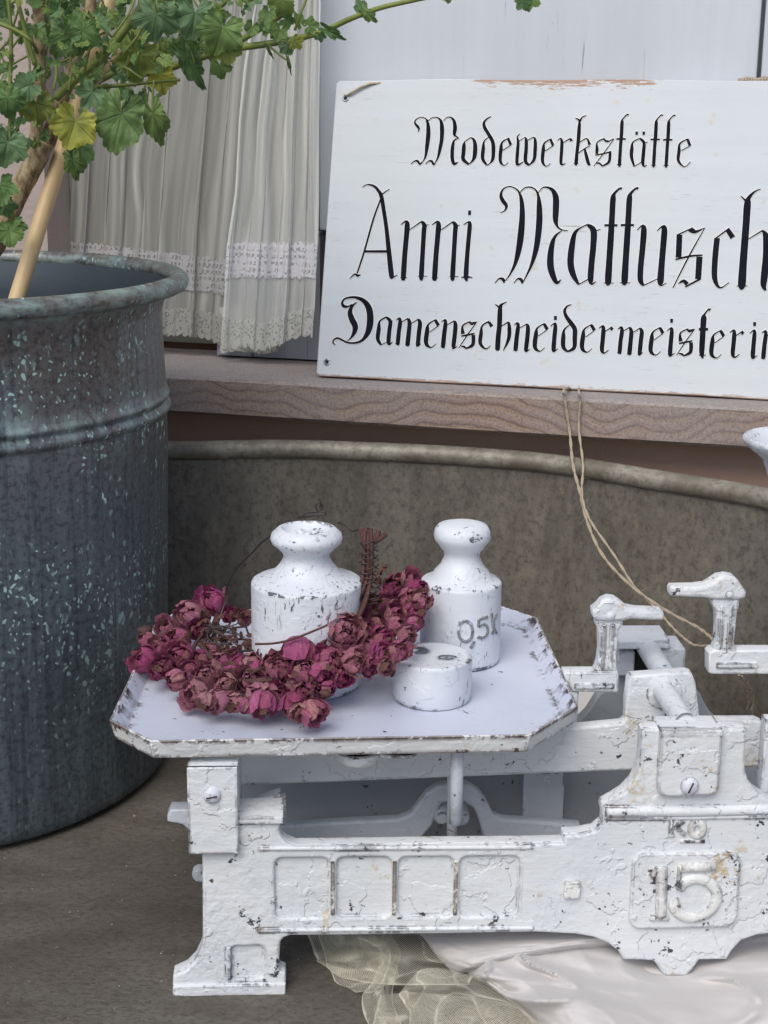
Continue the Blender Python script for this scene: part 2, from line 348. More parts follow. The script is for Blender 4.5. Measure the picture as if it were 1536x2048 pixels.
# copper pot
def copper(name, inner=False):
    k = Mat(name, 0.5, 0.55, 0.5); uv = k.uv            # uv = (arc metres, height metres)
    st = k.noise(k.map(uv, (9, 1.3, 1)), 6, 6, 0.65); big = k.noise(k.map(uv, (4, 2.2, 1)), 2.0, 4, 0.6); fine = k.noise(uv, 210, 5, 0.7)
    h = k.sep(uv)[1]
    hh = k.ramp(k.math('DIVIDE', k.math('ADD', h, k.math('MULTIPLY', k.math('SUBTRACT', big, 0.5), 0.22)), 0.4), (0.55, 0.0), (0.95, 1.0))
    base = k.mix(hh, (0.145, 0.182, 0.215), (0.235, 0.205, 0.18))
    base = k.mix(k.ramp(big, (0.42, 0.0), (0.70, 0.55)), base, (0.10, 0.115, 0.135))
    base = k.mix(k.math('MULTIPLY', k.ramp(st, (0.48, 0.0), (0.64, 1.0)), 0.7), base, (0.20, 0.255, 0.285))
    base = k.mix(k.ramp(k.noise(k.map(uv, (30, 1.0, 1)), 5, 5, 0.7), (0.40, 0.55), (0.50, 0.0)), base, (0.065, 0.08, 0.095))
    base = k.mix(k.ramp(fine, (0.38, 0.6), (0.52, 0.0)), base, (0.045, 0.042, 0.045))
    base = k.mix(k.math('MULTIPLY', k.ramp(fine, (0.56, 0.0), (0.68, 1.0)), 0.5), base, (0.20, 0.22, 0.23))
    # verdigris spatter, drawn out downwards
    wq = k.mix(0.015, uv, k.noise(uv, 60, 3, out=1)); sp = k.vor(k.map(wq, (1, 0.55, 1)), 140); spm = k.ramp(sp, (0.17, 1.0), (0.24, 0.0))
    spm = k.math('MULTIPLY', spm, k.ramp(k.noise(k.map(uv, (1, .8, 1)), 12, 4, 0.65), (0.48, 0.0), (0.56, 1.0)))
    sp2 = k.vor(k.map(wq, (1, 0.7, 1), loc=(3, 1, 0)), 230); sp2m = k.ramp(sp2, (0.18, 1.0), (0.25, 0.0))
    sp2m = k.math('MULTIPLY', sp2m, k.ramp(k.noise(uv, 10, 4, 0.65), (0.47, 0.0), (0.55, 1.0)))
    blot = k.ramp(k.noise(k.map(uv, (1.2, 0.6, 1), loc=(7, 0, 0)), 42, 5, 0.7), (0.64, 0.0), (0.70, 1.0))
    up = k.ramp(k.math('DIVIDE', h, 0.4), (0.12, 0.15), (0.55, 1.0))
    m = k.math('MULTIPLY', k.math('MAXIMUM', k.math('MAXIMUM', spm, sp2m), k.math('MULTIPLY', blot, 0.7)), up)
    ring = k.ramp(k.math('ABSOLUTE', k.math('SUBTRACT', h, 0.302)), (0.0, 1.0), (0.028, 0.0))
    rb = k.math('MULTIPLY', ring, k.ramp(k.noise(k.map(uv, (2, .8, 1)), 26, 5, 0.7), (0.46, 0.0), (0.60, 1.0)))
    m = k.math('MAXIMUM', m, k.math('MULTIPLY', rb, 0.38))
    rim = k.math('MULTIPLY', k.ramp(h, (0.372, 0.0), (0.380, 1.0)), k.ramp(k.noise(k.map(uv, (1, 3, 1)), 40, 5, 0.7), (0.42, 0.0), (0.62, 1.0)))
    m = k.math('MAXIMUM', m, k.math('MULTIPLY', rim, 0.45))
    if inner: k.col((0.055, 0.07, 0.085)); k.rough(0.65)
    else:
        k.col(k.mix(m, base, (0.40, 0.58, 0.54))); k.rough(k.math('ADD', 0.40, k.math('MULTIPLY', m, 0.4)))
        k.sock(k.math('SUBTRACT', 0.55, k.math('MULTIPLY', m, 0.5)), k.b.inputs['Metallic'])
    k.bump(k.math('ADD', fine, k.math('MULTIPLY', m, 0.4)), 0.0005, 0.6)
    return k.m
M['copper'] = copper('patinated_copper'); M['copper_in'] = copper('dark_copper_inside', True)
M['soil'] = simple('dark_soil', (0.03, 0.022, 0.016), 0.95, bump=0.004, bs=120)
# painted timber
def wood(name, c, crack=(0.10, 0.09, 0.09), amt=0.5, vertical=True, rot=0.0):
    k = Mat(name, 0.5); p = k.map(k.uv, (1, 0.05, 1)) if vertical else k.map(k.uv, (0.05, 1, 1))
    g = k.noise(p, 220, 4, 0.6); g2 = k.noise(p, 60, 4, 0.6); z = k.noise(k.uv, 5, 3); big = k.noise(k.map(k.uv, (1, .5, 1)), 3, 3)
    cr = k.math('MULTIPLY', k.ramp(g, (0.66-0.04*amt, 0.0), (0.70-0.04*amt, 1.0)), k.ramp(z, (0.50, 0.0), (0.66, 1.0)))
    c1 = k.mix(k.ramp(big, (0.35, 0.0), (0.65, 1.0)), c, tuple(x*0.90 for x in c)); c1 = k.mix(k.ramp(g2, (0.4, 0.0), (0.7, 0.35)), c1, tuple(x*0.82 for x in c))
    k.col(k.mix(cr, c1, crack)); k.bump(k.math('ADD', k.math('MULTIPLY', k.noise(k.uv, 90, 4), 0.5), k.math('SUBTRACT', k.math('MULTIPLY', g2, 0.5), cr)), 0.0006, 0.6); return k
M['shutter'] = wood('white_painted_shutter', (0.60, 0.635, 0.69), amt=0.5).m
M['greywood'] = wood('weathered_blue_grey_timber', (0.36, 0.38, 0.44), amt=1.6).m
M['jamb'] = wood('worn_brown_grey_timber', (0.40, 0.36, 0.35), amt=1.8).m
# sign board
k = wood('white_painted_signboard', (0.575, 0.61, 0.65), (0.34, 0.33, 0.30), 0.2, False); M['sign'] = k.m
def sign_peel(k, top, u0, u1):
    s = k.sep(k.uv); dt = k.math('SUBTRACT', top, s[1])           # metres below the top edge
    n = k.noise(k.map(k.uv, (0.13, 1, 1)), 420, 5, 0.75); n2 = k.noise(k.uv, 16, 3)
    cen = k.ramp(k.math('DIVIDE', k.math('SUBTRACT', s[0], u0), u1-u0), (0.0, 0.0), (0.18, 1.0), (0.85, 1.0), (1.0, 0.0))
    t = k.math('ADD', k.math('MULTIPLY', dt, -85.0), k.math('ADD', k.math('MULTIPLY', n, 4.2), k.math('ADD', k.math('MULTIPLY', n2, 1.6), -2.25)))
    t = k.math('ADD', t, k.math('MULTIPLY', k.math('SUBTRACT', cen, 1.0), 1.2))
    m = k.ramp(t, (0.36, 0.0), (0.41, 1.0))
    lo = k.ramp(k.math('ADD', k.math('MULTIPLY', s[1], -160.0), k.math('MULTIPLY', n, 1.9)), (0.62, 0.0), (0.7, 1.0))
    m = k.math('MAXIMUM', m, k.math('MULTIPLY', lo, 0.8))
    old = k.b.inputs['Base Color'].links[0].from_socket
    stain = k.ramp(k.noise(k.uv, 60, 3), (0.66, 0.0), (0.72, 0.55))
    old = k.mix(stain, old, (0.52, 0.47, 0.36))
    old = k.mix(k.ramp(k.noise(k.uv, 4, 3), (0.40, 0.0), (0.68, 0.4)), old, (0.58, 0.60, 0.58))
    dash = k.math('MULTIPLY', k.ramp(k.noise(k.map(k.uv, (0.10, 1, 1)), 420, 3, 0.7), (0.60, 0.0), (0.65, 1.0)), k.ramp(k.noise(k.uv, 11, 3), (0.48, 0.0), (0.60, 0.75)))
    old = k.mix(dash, old, (0.42, 0.41, 0.40))
    k.col(k.mix(m, old, k.mix(n2, (0.30, 0.17, 0.11), (0.42, 0.27, 0.19))))
SIGNK = k
M['ink'] = simple('black_letter_paint', (0.010, 0.011, 0.018), 0.95, var=0.3, bump=0.0001); M['ink'].node_tree.nodes['Principled BSDF'].inputs['Specular IOR Level'].default_value = 0.12
M['edge_highlight'] = simple('cream_edge_highlight', (0.80, 0.79, 0.75), 0.6, var=0.03, bump=0)  # pale tone painted as the highlight along the letters' carved edges
M['hole'] = simple('dark_opening_shade', (0.02, 0.018, 0.015), 0.9, bump=0)  # near-black colour standing in for the shade inside openings
M['glass'] = simple('dim_window_pane', (0.27, 0.275, 0.26), 0.25, var=0.1, scale=4, bump=0)
# string
k = Mat('jute_twine', 0.9); n = k.noise(k.map(k.pos, (1, 1, 1)), 700, 3, 0.7)
k.col(k.mix(n, (0.27, 0.21, 0.14), (0.56, 0.48, 0.37))); k.bump(n, 0.0008, 1.0); M['twine'] = k.m
M['wire'] = simple('rusty_wire', (0.06, 0.05, 0.05), 0.5, 0.5, bump=0)
M['twig'] = simple('dried_red_twig', (0.075, 0.030, 0.026), 0.75, var=0.4, scale=300, bump=0.0006, bs=500)
M['screw'] = chipped('screw_paint', base=(0.66, 0.67, 0.74), wear=(0.12, 0.10, 0.08), amount=1.1, rad=0.0015, seed=6.6)
# fabrics
def fabric(name, c, tr=0.35, hole=None, rough=0.85, dens=None, sheen=0.0, bumpk=None, alpha=1.0):
    k = Mat(name, rough, 0, 0.2)
    col = c
    if dens: col = k.mix(dens(k), tuple(x*0.80 for x in c), c)
    k.col(col); k.b.inputs['Sheen Weight'].default_value = sheen
    if bumpk: bumpk(k)
    t = k.N.new('ShaderNodeBsdfTranslucent'); k.sock(col, t.inputs[0])
    mx = k.N.new('ShaderNodeMixShader'); mx.inputs[0].default_value = tr; k.L(k.b.outputs[0], mx.inputs[1]); k.L(t.outputs[0], mx.inputs[2])
    last = mx.outputs[0]
    if hole or alpha < 1 or dens:
        tp = k.N.new('ShaderNodeBsdfTransparent'); m2 = k.N.new('ShaderNodeMixShader')
        if hole: a = hole(k)
        elif dens: a = k.ramp(dens(k), (0.0, alpha), (1.0, 0.97))
        else: a = alpha
        k.sock(a, m2.inputs[0]); k.L(tp.outputs[0], m2.inputs[1]); k.L(last, m2.inputs[2]); last = m2.outputs[0]
    k.L(last, k.out.inputs[0]); return k.m
def weave(sc_, d):
    def f(k): k.bump(k.noise(k.map(k.uv, (1, 0.25, 1)), sc_, 3, 0.6), d, 0.6)
    return f
dn = lambda k: k.attr('dense')
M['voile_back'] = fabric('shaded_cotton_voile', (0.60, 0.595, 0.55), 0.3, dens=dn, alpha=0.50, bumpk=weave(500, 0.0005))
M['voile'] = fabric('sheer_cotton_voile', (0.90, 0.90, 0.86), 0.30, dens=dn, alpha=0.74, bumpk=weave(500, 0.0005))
def crochet(k):
    s = k.sep(k.uv); U = k.math('DIVIDE', s[0], 0.0062); V = k.math('DIVIDE', s[1], 0.0066)
    row = k.math('FLOOR', V); U = k.math('ADD', U, k.math('MULTIPLY', k.math('SINE', k.math('MULTIPLY', row, 2.3)), 0.35))
    wv = k.noise(k.uv, 260, 2, out=1); ws = k.sep(wv)
    fu = k.math('ABSOLUTE', k.math('SUBTRACT', k.math('FRACT', k.math('ADD', U, k.math('MULTIPLY', ws[0], 0.75))), 0.5))
    fv = k.math('ABSOLUTE', k.math('SUBTRACT', k.math('FRACT', k.math('ADD', V, k.math('MULTIPLY', ws[1], 0.75))), 0.5))
    d = k.math('MAXIMUM', k.math('MULTIPLY', fu, 1.0), k.math('MULTIPLY', fv, 0.9))
    cell = k.ramp(k.noise(k.comb(k.math('FLOOR', U), row), 3.7, 0), (0.42, 0.0), (0.48, 1.0))
    solid_ = k.math('SUBTRACT', 1.0, k.math('MULTIPLY', k.ramp(d, (0.24, 1.0), (0.29, 0.0)), cell))
    return k.ramp(solid_, (0.0, 0.30), (1.0, 1.0))
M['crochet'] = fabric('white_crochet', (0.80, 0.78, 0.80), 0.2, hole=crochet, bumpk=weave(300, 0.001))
def lacehole(k):
    n = k.vor(k.uv, 330); s = k.sep(k.uv)
    return k.ramp(n, (0.28, 0.45), (0.42, 1.0))
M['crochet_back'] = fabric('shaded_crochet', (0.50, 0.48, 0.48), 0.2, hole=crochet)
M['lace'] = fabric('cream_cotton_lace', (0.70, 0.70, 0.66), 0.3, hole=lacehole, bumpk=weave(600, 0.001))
def net(k):
    s = k.sep(k.uv); P = 0.0021
    a = k.math('FRACT', k.math('DIVIDE', k.math('ADD', s[0], s[1]), P)); b = k.math('FRACT', k.math('DIVIDE', k.math('SUBTRACT', s[0], s[1]), P))
    return k.math('MAXIMUM', k.attr('dense'), k.math('MAXIMUM', k.ramp(a, (0.15, 1.0), (0.21, 0.0)), k.ramp(b, (0.15, 1.0), (0.21, 0.0))))
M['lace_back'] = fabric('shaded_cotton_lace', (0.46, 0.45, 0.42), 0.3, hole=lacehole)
M['tulle'] = fabric('pale_green_tulle', (0.80, 0.77, 0.64), 0.3, hole=net)
M['satin'] = fabric('pale_mauve_cotton_satin', (0.56, 0.535, 0.525), 0.03, rough=0.80, sheen=0.25, bumpk=lambda k: k.bump(k.math('ADD', k.noise(k.map(k.pos, (1, 1.6, 1), rot=(0, 0, 0.5)), 16, 4, 0.5, 0.6), k.math('MULTIPLY', k.noise(k.pos, 900, 2), 0.03)), 0.004, 0.4))
# plant
def leafmat():
    k = Mat('mallow_leaf', 0.55, 0, 0.35); a = k.attr('tint'); n = k.noise(k.pos, 70, 4, 0.6); s = k.sep(k.uv)
    # uv: x = angle fraction across the lobes, y = distance from the stalk
    vein = k.math('ABSOLUTE', k.math('SUBTRACT', k.math('FRACT', k.math('MULTIPLY', s[0], 5.0)), 0.5))
    vm = k.ramp(k.math('MULTIPLY', vein, k.math('ADD', s[1], 0.08)), (0.008, 1.0), (0.028, 0.0))
    side = k.math('FRACT', k.math('ADD', k.math('MULTIPLY', s[1], 4.5), k.math('MULTIPLY', vein, -3.0)))
    sm = k.math('MULTIPLY', k.ramp(k.math('ABSOLUTE', k.math('SUBTRACT', side, 0.5)), (0.03, 1.0), (0.07, 0.0)), 0.4)
    c = k.mix(k.ramp(n, (0.35, 0.0), (0.65, 0.6)), a, k.mix(0.5, a, (0.02, 0.05, 0.03)))
    c = k.mix(k.math('MAXIMUM', k.math('MULTIPLY', vm, 0.55), k.math('MULTIPLY', sm, 0.5)), c, k.mix(0.45, a, (0.02, 0.06, 0.03)))
    k.col(c); k.bump(k.math('ADD', k.noise(k.pos, 220, 3), k.math('MULTIPLY', vm, -1.0)), 0.0008, 0.7)
    t = k.N.new('ShaderNodeBsdfTranslucent'); k.sock(c, t.inputs[0]); mx = k.N.new('ShaderNodeMixShader'); mx.inputs[0].default_value = 0.25
    k.L(k.b.outputs[0], mx.inputs[1]); k.L(t.outputs[0], mx.inputs[2]); k.L(mx.outputs[0], k.out.inputs[0]); return k.m
M['leaf'] = leafmat()
M['stem_green'] = simple('green_stem', (0.16, 0.20, 0.045), 0.6, var=0.3, scale=80)
k = Mat('pale_bark', 0.8); n = k.noise(k.map(k.pos, (1, 1, 0.5)), 150, 5, 0.7); k.col(k.ramp(n, (0.36, (0.10, 0.06, 0.03)), (0.5, (0.27, 0.20, 0.11)), (0.62, (0.40, 0.33, 0.20)))); k.bump(n, 0.0012, 0.8); M['bark'] = k.m
k = Mat('bamboo', 0.45); n = k.noise(k.map(k.pos, (3, 3, 0.3)), 60, 4, 0.6); k.col(k.mix(n, (0.52, 0.36, 0.18), (0.66, 0.49, 0.27))); k.bump(n, 0.0002, 0.5); M['bamboo'] = k.m
# rose petals
def petal():
    k = Mat('dried_rose_petal', 0.75, 0, 0.25); a = k.attr('tint'); oi = k.N.new('ShaderNodeObjectInfo')
    n = k.noise(k.obj, 420, 4, 0.6); s = k.sep(k.uv)
    rnd = oi.outputs['Random']
    hue = k.ramp(rnd, (0.0, (0.20, 0.010, 0.055)), (0.2, (0.50, 0.05, 0.21)), (0.45, (0.64, 0.15, 0.35)), (0.62, (0.62, 0.24, 0.28)), (0.82, (0.70, 0.42, 0.34)), (1.0, (0.32, 0.02, 0.11)))
    c = k.mix(0.15, k.mix(0.45, hue, a), (0.85, 0.30, 0.50))
    edge = k.ramp(k.math('ADD', s[1], k.math('MULTIPLY', n, 0.5)), (1.05, 0.0), (1.30, 0.85))
    c = k.mix(edge, c, (0.72, 0.44, 0.34))
    str_ = k.noise(k.map(k.uv, (14, 1.2, 1)), 2.2, 4, 0.6)
    c = k.mix(k.ramp(str_, (0.36, 0.6), (0.47, 0.0)), c, (0.20, 0.02, 0.07))
    c = k.mix(k.ramp(str_, (0.56, 0.0), (0.70, 0.5)), c, (0.72, 0.42, 0.40))
    base = k.ramp(s[1], (0.0, 0.7), (0.30, 0.0)); c = k.mix(base, c, (0.26, 0.13, 0.09))
    dust = k.math('SUBTRACT', 1.0, k.sep(oi.outputs['Color'])[0]); c = k.mix(k.math('MULTIPLY', dust, 0.45), c, (0.70, 0.42, 0.42))
    k.col(c); k.bump(k.math('ADD', str_, k.noise(k.map(k.uv, (3, 3, 1)), 3, 4, 0.7)), 0.0022, 1.0)
    t = k.N.new('ShaderNodeBsdfTranslucent'); k.sock(c, t.inputs[0]); mx = k.N.new('ShaderNodeMixShader'); mx.inputs[0].default_value = 0.18
    k.L(k.b.outputs[0], mx.inputs[1]); k.L(t.outputs[0], mx.inputs[2]); k.L(mx.outputs[0], k.out.inputs[0]); return k.m
M['petal'] = petal()
M['sepal'] = simple('dry_sepal', (0.085, 0.032, 0.024), 0.8, var=0.4, scale=200)
rnd = random.Random(7)
# ================================================================== setting
mb = MB(); G = Frame((0, 0, 0), 0); 
mb.grid(lambda s, t: Vector(((s-0.5)*60, -25+t*60, 0)), 2, 2)
tag(mb.build('ground', M['slab'], smooth=0), kind='structure')
# building: wall with the window recess
YAW = math.radians(-14.85)
A0 = atZ(345, 752, 0.278); WF = Frame((A0.x, A0.y, 0.0), YAW)
uL = WF.px(128, 250, -0.10)[0]                       # left side of the window opening
wall = MB()
pw = MB(); pw.box(WF, -3.0, uL, 0.278, 3.0, -0.45, -0.055); wall.box(WF, -3.0, 3.0, 0.0, 0.243, -0.45, -0.047)
wall.box(WF, uL, 1.6, 1.6, 3.0, -0.45, -0.055); wall.box(WF, 1.6, 3.0, 0.243, 3.0, -0.45, -0.055)
wall.box(WF, uL+0.001, 1.599, 0.243, 1.6, -0.45, -0.20)
wt = thing('house_wall', WF.to(0, 0, -0.2), 'rose plastered house wall around the curtained window, seen under the stone sill', 'wall')
wall.build('wall', M['plaster'], wt, smooth=0); pw.build('window_jamb', M['pale_plaster'], wt, smooth=0)
sill = MB()
def sillf(u, a):  # small irregularity
    return 0.0008*noise.noise(Vector((u*9, a, 0)))
poly = [(-0.150, 0.243), (-0.003, 0.243), (0.0, 0.2455), (0.0, 0.2755), (-0.003, 0.278), (-0.150, 0.280)]
us = [-0.9+i*0.05 for i in range(42)]
vs = []; fs = []
for u in us:
    for j, (ww, v) in enumerate(poly): vs.append(WF.to(u, v+sillf(u, j), ww+sillf(u, j+9)))
n = len(poly)
for i in range(len(us)-1):
    for j in range(n): fs.append((i*n+j, i*n+(j+1) % n, (i+1)*n+(j+1) % n, (i+1)*n+j))
fs += [tuple(range(n-1, -1, -1)), tuple((len(us)-1)*n+j for j in range(n))]
fs = [tuple(reversed(f)) for f in fs]
sill.add(vs, fs); so_ = sill.build('sill', M['sandstone'], wt, smooth=30)
so_['label'] = 'banded brown and grey sandstone window sill'
# window: frame, glazing, shutter board
win = thing('window', WF.to(0.2, 0.28, -0.13), 'white painted wooden window behind the lace curtains and the lettered signboard', 'window')
def U(px, py, w_): return WF.px(px, py, w_)[0]
def V(px, py, w_): return WF.px(px, py, w_)[1]
mb = MB(); u0, u1 = uL+0.004, U(637, 300, -0.150)
mb.box(WF, u0, u1, 0.2815, 1.55, -0.190, -0.183); mb.build('pane', M['glass'], win, smooth=0)
mb = MB(); yr = V(600, 470, -0.112)
mb.box(WF, U(432, 600, -0.112), U(640, 600, -0.112), 0.2815, yr, -0.15, -0.112); mb.box(WF, U(432, 600, -0.112), U(640, 600, -0.112), yr+0.0006, yr+0.004, -0.15, -0.110)
for px in (566, 612): 
    u = U(px, 600, -0.112); mb.box(WF, u, u+0.0012, 0.2818, yr-0.0005, -0.113, -0.1112)
o = mb.build('frame_rail', M['greywood'], win, bevel=0.0006, smooth=0); o['label'] = 'weathered blue-grey bottom rail of the window frame'
mb = MB(); mb.box(WF, U(627, 200, -0.115), U(636.5, 200, -0.115), yr+0.0045, 1.58, -0.15, -0.115); mb.build('frame_stile', M['jamb'], win, bevel=0.001, smooth=0)
mb = MB(); us_ = U(637.5, 200, -0.117); ue = U(1517, 100, -0.117)
mb.box(WF, us_, ue, yr+0.0045, 1.55, -0.14, -0.117)
o = mb.build('shutter_board', M['shutter'], win, bevel=0.002, smooth=0)
mb = MB(); mb.box(WF, ue+0.0035, ue+0.5, yr+0.0045, 1.55, -0.14, -0.115); mb.build('shutter_board', M['shutter'], win, bevel=0.002, smooth=0)
mb = MB(); mb.box(WF, ue-0.01, ue+0.02, yr+0.0045, 1.55, -0.16, -0.141); mb.build('frame_stile', M['greywood'], win, smooth=0)

# ================================================================== curtains
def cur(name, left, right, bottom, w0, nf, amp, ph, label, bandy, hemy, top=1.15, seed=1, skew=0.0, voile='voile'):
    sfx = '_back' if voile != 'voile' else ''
    """left/right/bottom/bandy/hemy measured in the photograph, laid out on the hanging plane of the curtain"""
    Lp = [WF.px(x, y, w0) for x, y in left]; Rp = [WF.px(x, y, w0) for x, y in right]
    def edge(P, v):
        P = sorted(P, key=lambda p: p[1])
        if v <= P[0][1]: return P[0][0]
        for a, b in zip(P, P[1:]):
            if v <= b[1]: return a[0]+(b[0]-a[0])*(v-a[1])/(b[1]-a[1])
        return P[-1][0]
    Bp = [WF.px(x, y, w0) for x, y in bottom]
    def bot(s):
        x = s*(len(Bp)-1); i = min(int(x), len(Bp)-2); return Bp[i][1]+(Bp[i+1][1]-Bp[i][1])*(x-i)
    def fold(s, v):
        d = min(1, max(0, (v-0.28)/0.25))                     # pleats run together towards the top
        a = s*nf*2*math.pi + ph + 0.9*noise.noise(Vector((s*3, v*5, seed))) + skew*(v-0.3)*s
        f = math.sin(a) + 0.45*math.sin(a*2.3+1.0+2*noise.noise(Vector((v*3, seed, s*2)))) + 0.25*math.sin(a*4.7+v*6+ph)
        return f, math.cos(a)+1.03*math.cos(a*2.3+1)*.45*2
    def pos(s, v, off=0.0):
        l, r = edge(Lp, v), edge(Rp, v); s = s+(0.05*noise.noise(Vector((v*5.5, s*2.2, seed+30)))+0.02*noise.noise(Vector((v*14, s*6, seed+40))))*math.sin(math.pi*min(1, max(0, s))); f, df = fold(s, v)
        s2 = s + 0.35/nf/2*math.sin(s*nf*2*math.pi*2+ph)*0.5
        fine = 0.0007*noise.noise(Vector((s*70*nf/6, v*14, seed+3)))+0.0005*noise.noise(Vector((s*150, v*40, seed)))
        uu = l+(r-l)*s2 + 0.0012*noise.noise(Vector((s*40, v*8, 5)))
        return WF.to(uu, v, w0 + amp*f*(0.75+0.25*math.sin(v*7+seed)) + fine + off)
    t = thing(name, pos(0.5, bot(0.5)), label, 'curtain')
    NU, NV = 220, 90
    cw = abs(Rp[-1][0]-Lp[-1][0])*2.2
    def sheet(nm, vlo, vhi, mat, off, nv, kid=True, scallop=0.0, ruf=0.0):
        m = MB()
        def f(s, q):
            a = vlo(s); b = vhi(s)
            v = a+(b-a)*q
            if ruf: v += ruf*(1 if q > 0.5 else -1)*abs(2*q-1)**4*noise.noise(Vector((s*cw*300, q, 3)))*2
            if scallop: v -= (1-q)*scallop*abs(math.sin(s*cw/0.009*math.pi)) 
            return pos(s, v, off)
        m.grid(f, NU, nv, lambda s, q: (s*cw, (vlo(s)+(vhi(s)-vlo(s))*q)))
        if mat is M[voile]:
            dcol = {}
            for j in range(nv+1):
                for i in range(NU+1):
                    s = i/NU; v = vlo(s)+(vhi(s)-vlo(s))*j/nv
                    a, _ = fold(s, v); b, _ = fold(min(1, s+0.006), v)
                    g = min(1, abs(b-a)*2.6); g = max(0, g-0.35)*1.3
                    k2 = noise.noise(Vector((s*26*nf/3, v*7, seed+9)))
                    k2 = max(0, k2-0.1)*1.6
                    val = min(1, 0.15+0.6*g+0.7*k2 + (0.7 if s < 0.012 or s > 0.985 else 0))
                    dcol[j*(NU+1)+i] = (val,)*3
            m.col['dense'] = dcol
        o_ = m.build(nm, mat, t, smooth=180); return o_
    v_h = lambda s: bot(s)+hemy
    b0 = lambda s: WF.px(*bandy[0], w0)[1] + (WF.px(*bandy[1], w0)[1]-WF.px(*bandy[0], w0)[1])*s
    b1 = lambda s: b0(s)+bandy[2]
    sheet('voile', v_h, lambda s: top, M[voile], 0, NV)
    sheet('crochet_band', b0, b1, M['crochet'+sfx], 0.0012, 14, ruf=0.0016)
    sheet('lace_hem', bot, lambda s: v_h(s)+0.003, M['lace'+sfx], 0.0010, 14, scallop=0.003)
cur('curtain', [(515, -300), (513, 0), (492, 130), (478, 250), (470, 380), (455, 480), (447, 600), (440, 700)], [(640, -300), (640, 0), (636, 250), (634, 480), (628, 600), (622, 680)],
    [(440, 683), (470, 693), (500, 690), (520, 697), (548, 690), (575, 682), (600, 668), (622, 668)], -0.078, 3.1, 0.0062, 0.4,
    'front fold of the sheer lace curtain, hanging beside the white signboard', ((450, 556), (632, 556), 0.033), 0.022, seed=3, skew=1.5)
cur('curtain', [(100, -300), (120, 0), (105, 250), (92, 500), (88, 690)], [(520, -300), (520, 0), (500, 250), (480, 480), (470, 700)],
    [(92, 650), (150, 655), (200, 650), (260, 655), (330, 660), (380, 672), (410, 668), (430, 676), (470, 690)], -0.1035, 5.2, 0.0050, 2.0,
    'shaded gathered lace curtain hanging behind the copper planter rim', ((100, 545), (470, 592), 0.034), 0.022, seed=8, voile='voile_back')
# a loose inner hem behind the front fold
m = MB()
hp = [WF.px(x, y, -0.100) for x, y in [(440, 706), (480, 702), (515, 708), (555, 704), (556, 690)]]
def f(s, q):
    x = s*4; i = min(int(x), 3); a, b = hp[i], hp[i+1]; u = a[0]+(b[0]-a[0])*(x-i); v = a[1]+(b[1]-a[1])*(x-i)
    return WF.to(u, v+0.045*q+0.0015*noise.noise(Vector((s*30, 0, 0)))*(1-q), -0.100+0.003*math.sin(s*24)+0.001*math.sin(s*90))
m.grid(f, 60, 8, lambda s, q: (s*0.12, q*0.04))
tag(m.build('lining_hem', M['lace'], smooth=180), 'crumpled cream hem hanging lowest, below the front curtain fold', 'curtain hem')

# ================================================================== signboard
B0 = atZ(632, 752, 0.280); SG = Frame((B0.x, B0.y, 0.280), math.radians(-14.0), math.radians(14.0))
sg = thing('signboard', SG.to(0.25, 0, 0), 'large white lettered wooden signboard leaning on the stone sill', 'signboard')
W_, H_ = 0.50, 0.2725
m = MB()
ol = [(0.0, 0.003), (0.003, 0.0)] + [(0.05*i, 0.0004*math.sin(i*2.1)) for i in range(1, 10)] + [(W_-0.003, 0), (W_, 0.003), (W_+0.001, H_-0.002), (W_-0.002, H_+0.001)]
ol += [(W_-0.05*i, H_+0.0015+0.0006*math.sin(i*1.7)) for i in range(1, 9)] + [(0.02, H_-0.0002), (0.003, H_), (0.0, H_-0.003)]
hole1 = SG.px(691, 196); hole2 = SG.px(654, 724)
circ = lambda c, r, n=14: [(c[0]+r*math.cos(2*math.pi*k/n), c[1]+r*math.sin(2*math.pi*k/n)) for k in range(n)]
m.prism(SG, ol, -0.009, -0.0003)
sign_peel(SIGNK, H_+0.001, SG.px(900, 170)[0], SG.px(1360, 180)[0])
m.build('board', M['sign'], sg, bevel=0.0009, smooth=30)
for hc in (hole1, hole2):
    m = MB(); m.lathe(SG.to(hc[0], hc[1], -0.0004), [(0.0001, 0.0004), (0.0021, 0.0004), (0.0024, 0.0010), (0.0031, 0.0009), (0.0035, 0.0003)], 20, SG.n, SG.u)
    # rim first, dark well inside
    o = m.build('screw_hole', M['screw'], sg, smooth=60)
    m = MB(); m.lathe(SG.to(hc[0], hc[1], 0.0001), [(0.0001, 0.0004), (0.0016, 0.0004), (0.0017, 0.0001)], 16, SG.n, SG.u); m.build('hole_core', M['hole'], o, smooth=0)
m = MB(); m.tube([SG.to(*SG.px(x, y), w_) for x, y, w_ in [(694, 192, 0.001), (705, 186, 0.0022), (722, 176, 0.002), (742, 168, 0.0012), (768, 165, -0.002), (800, 167, -0.010)]], 0.0011, 6)
tag(m.build('hanging_string', M['twine'], smooth=180), 'pale string threaded through the upper left hole of the signboard', 'string')
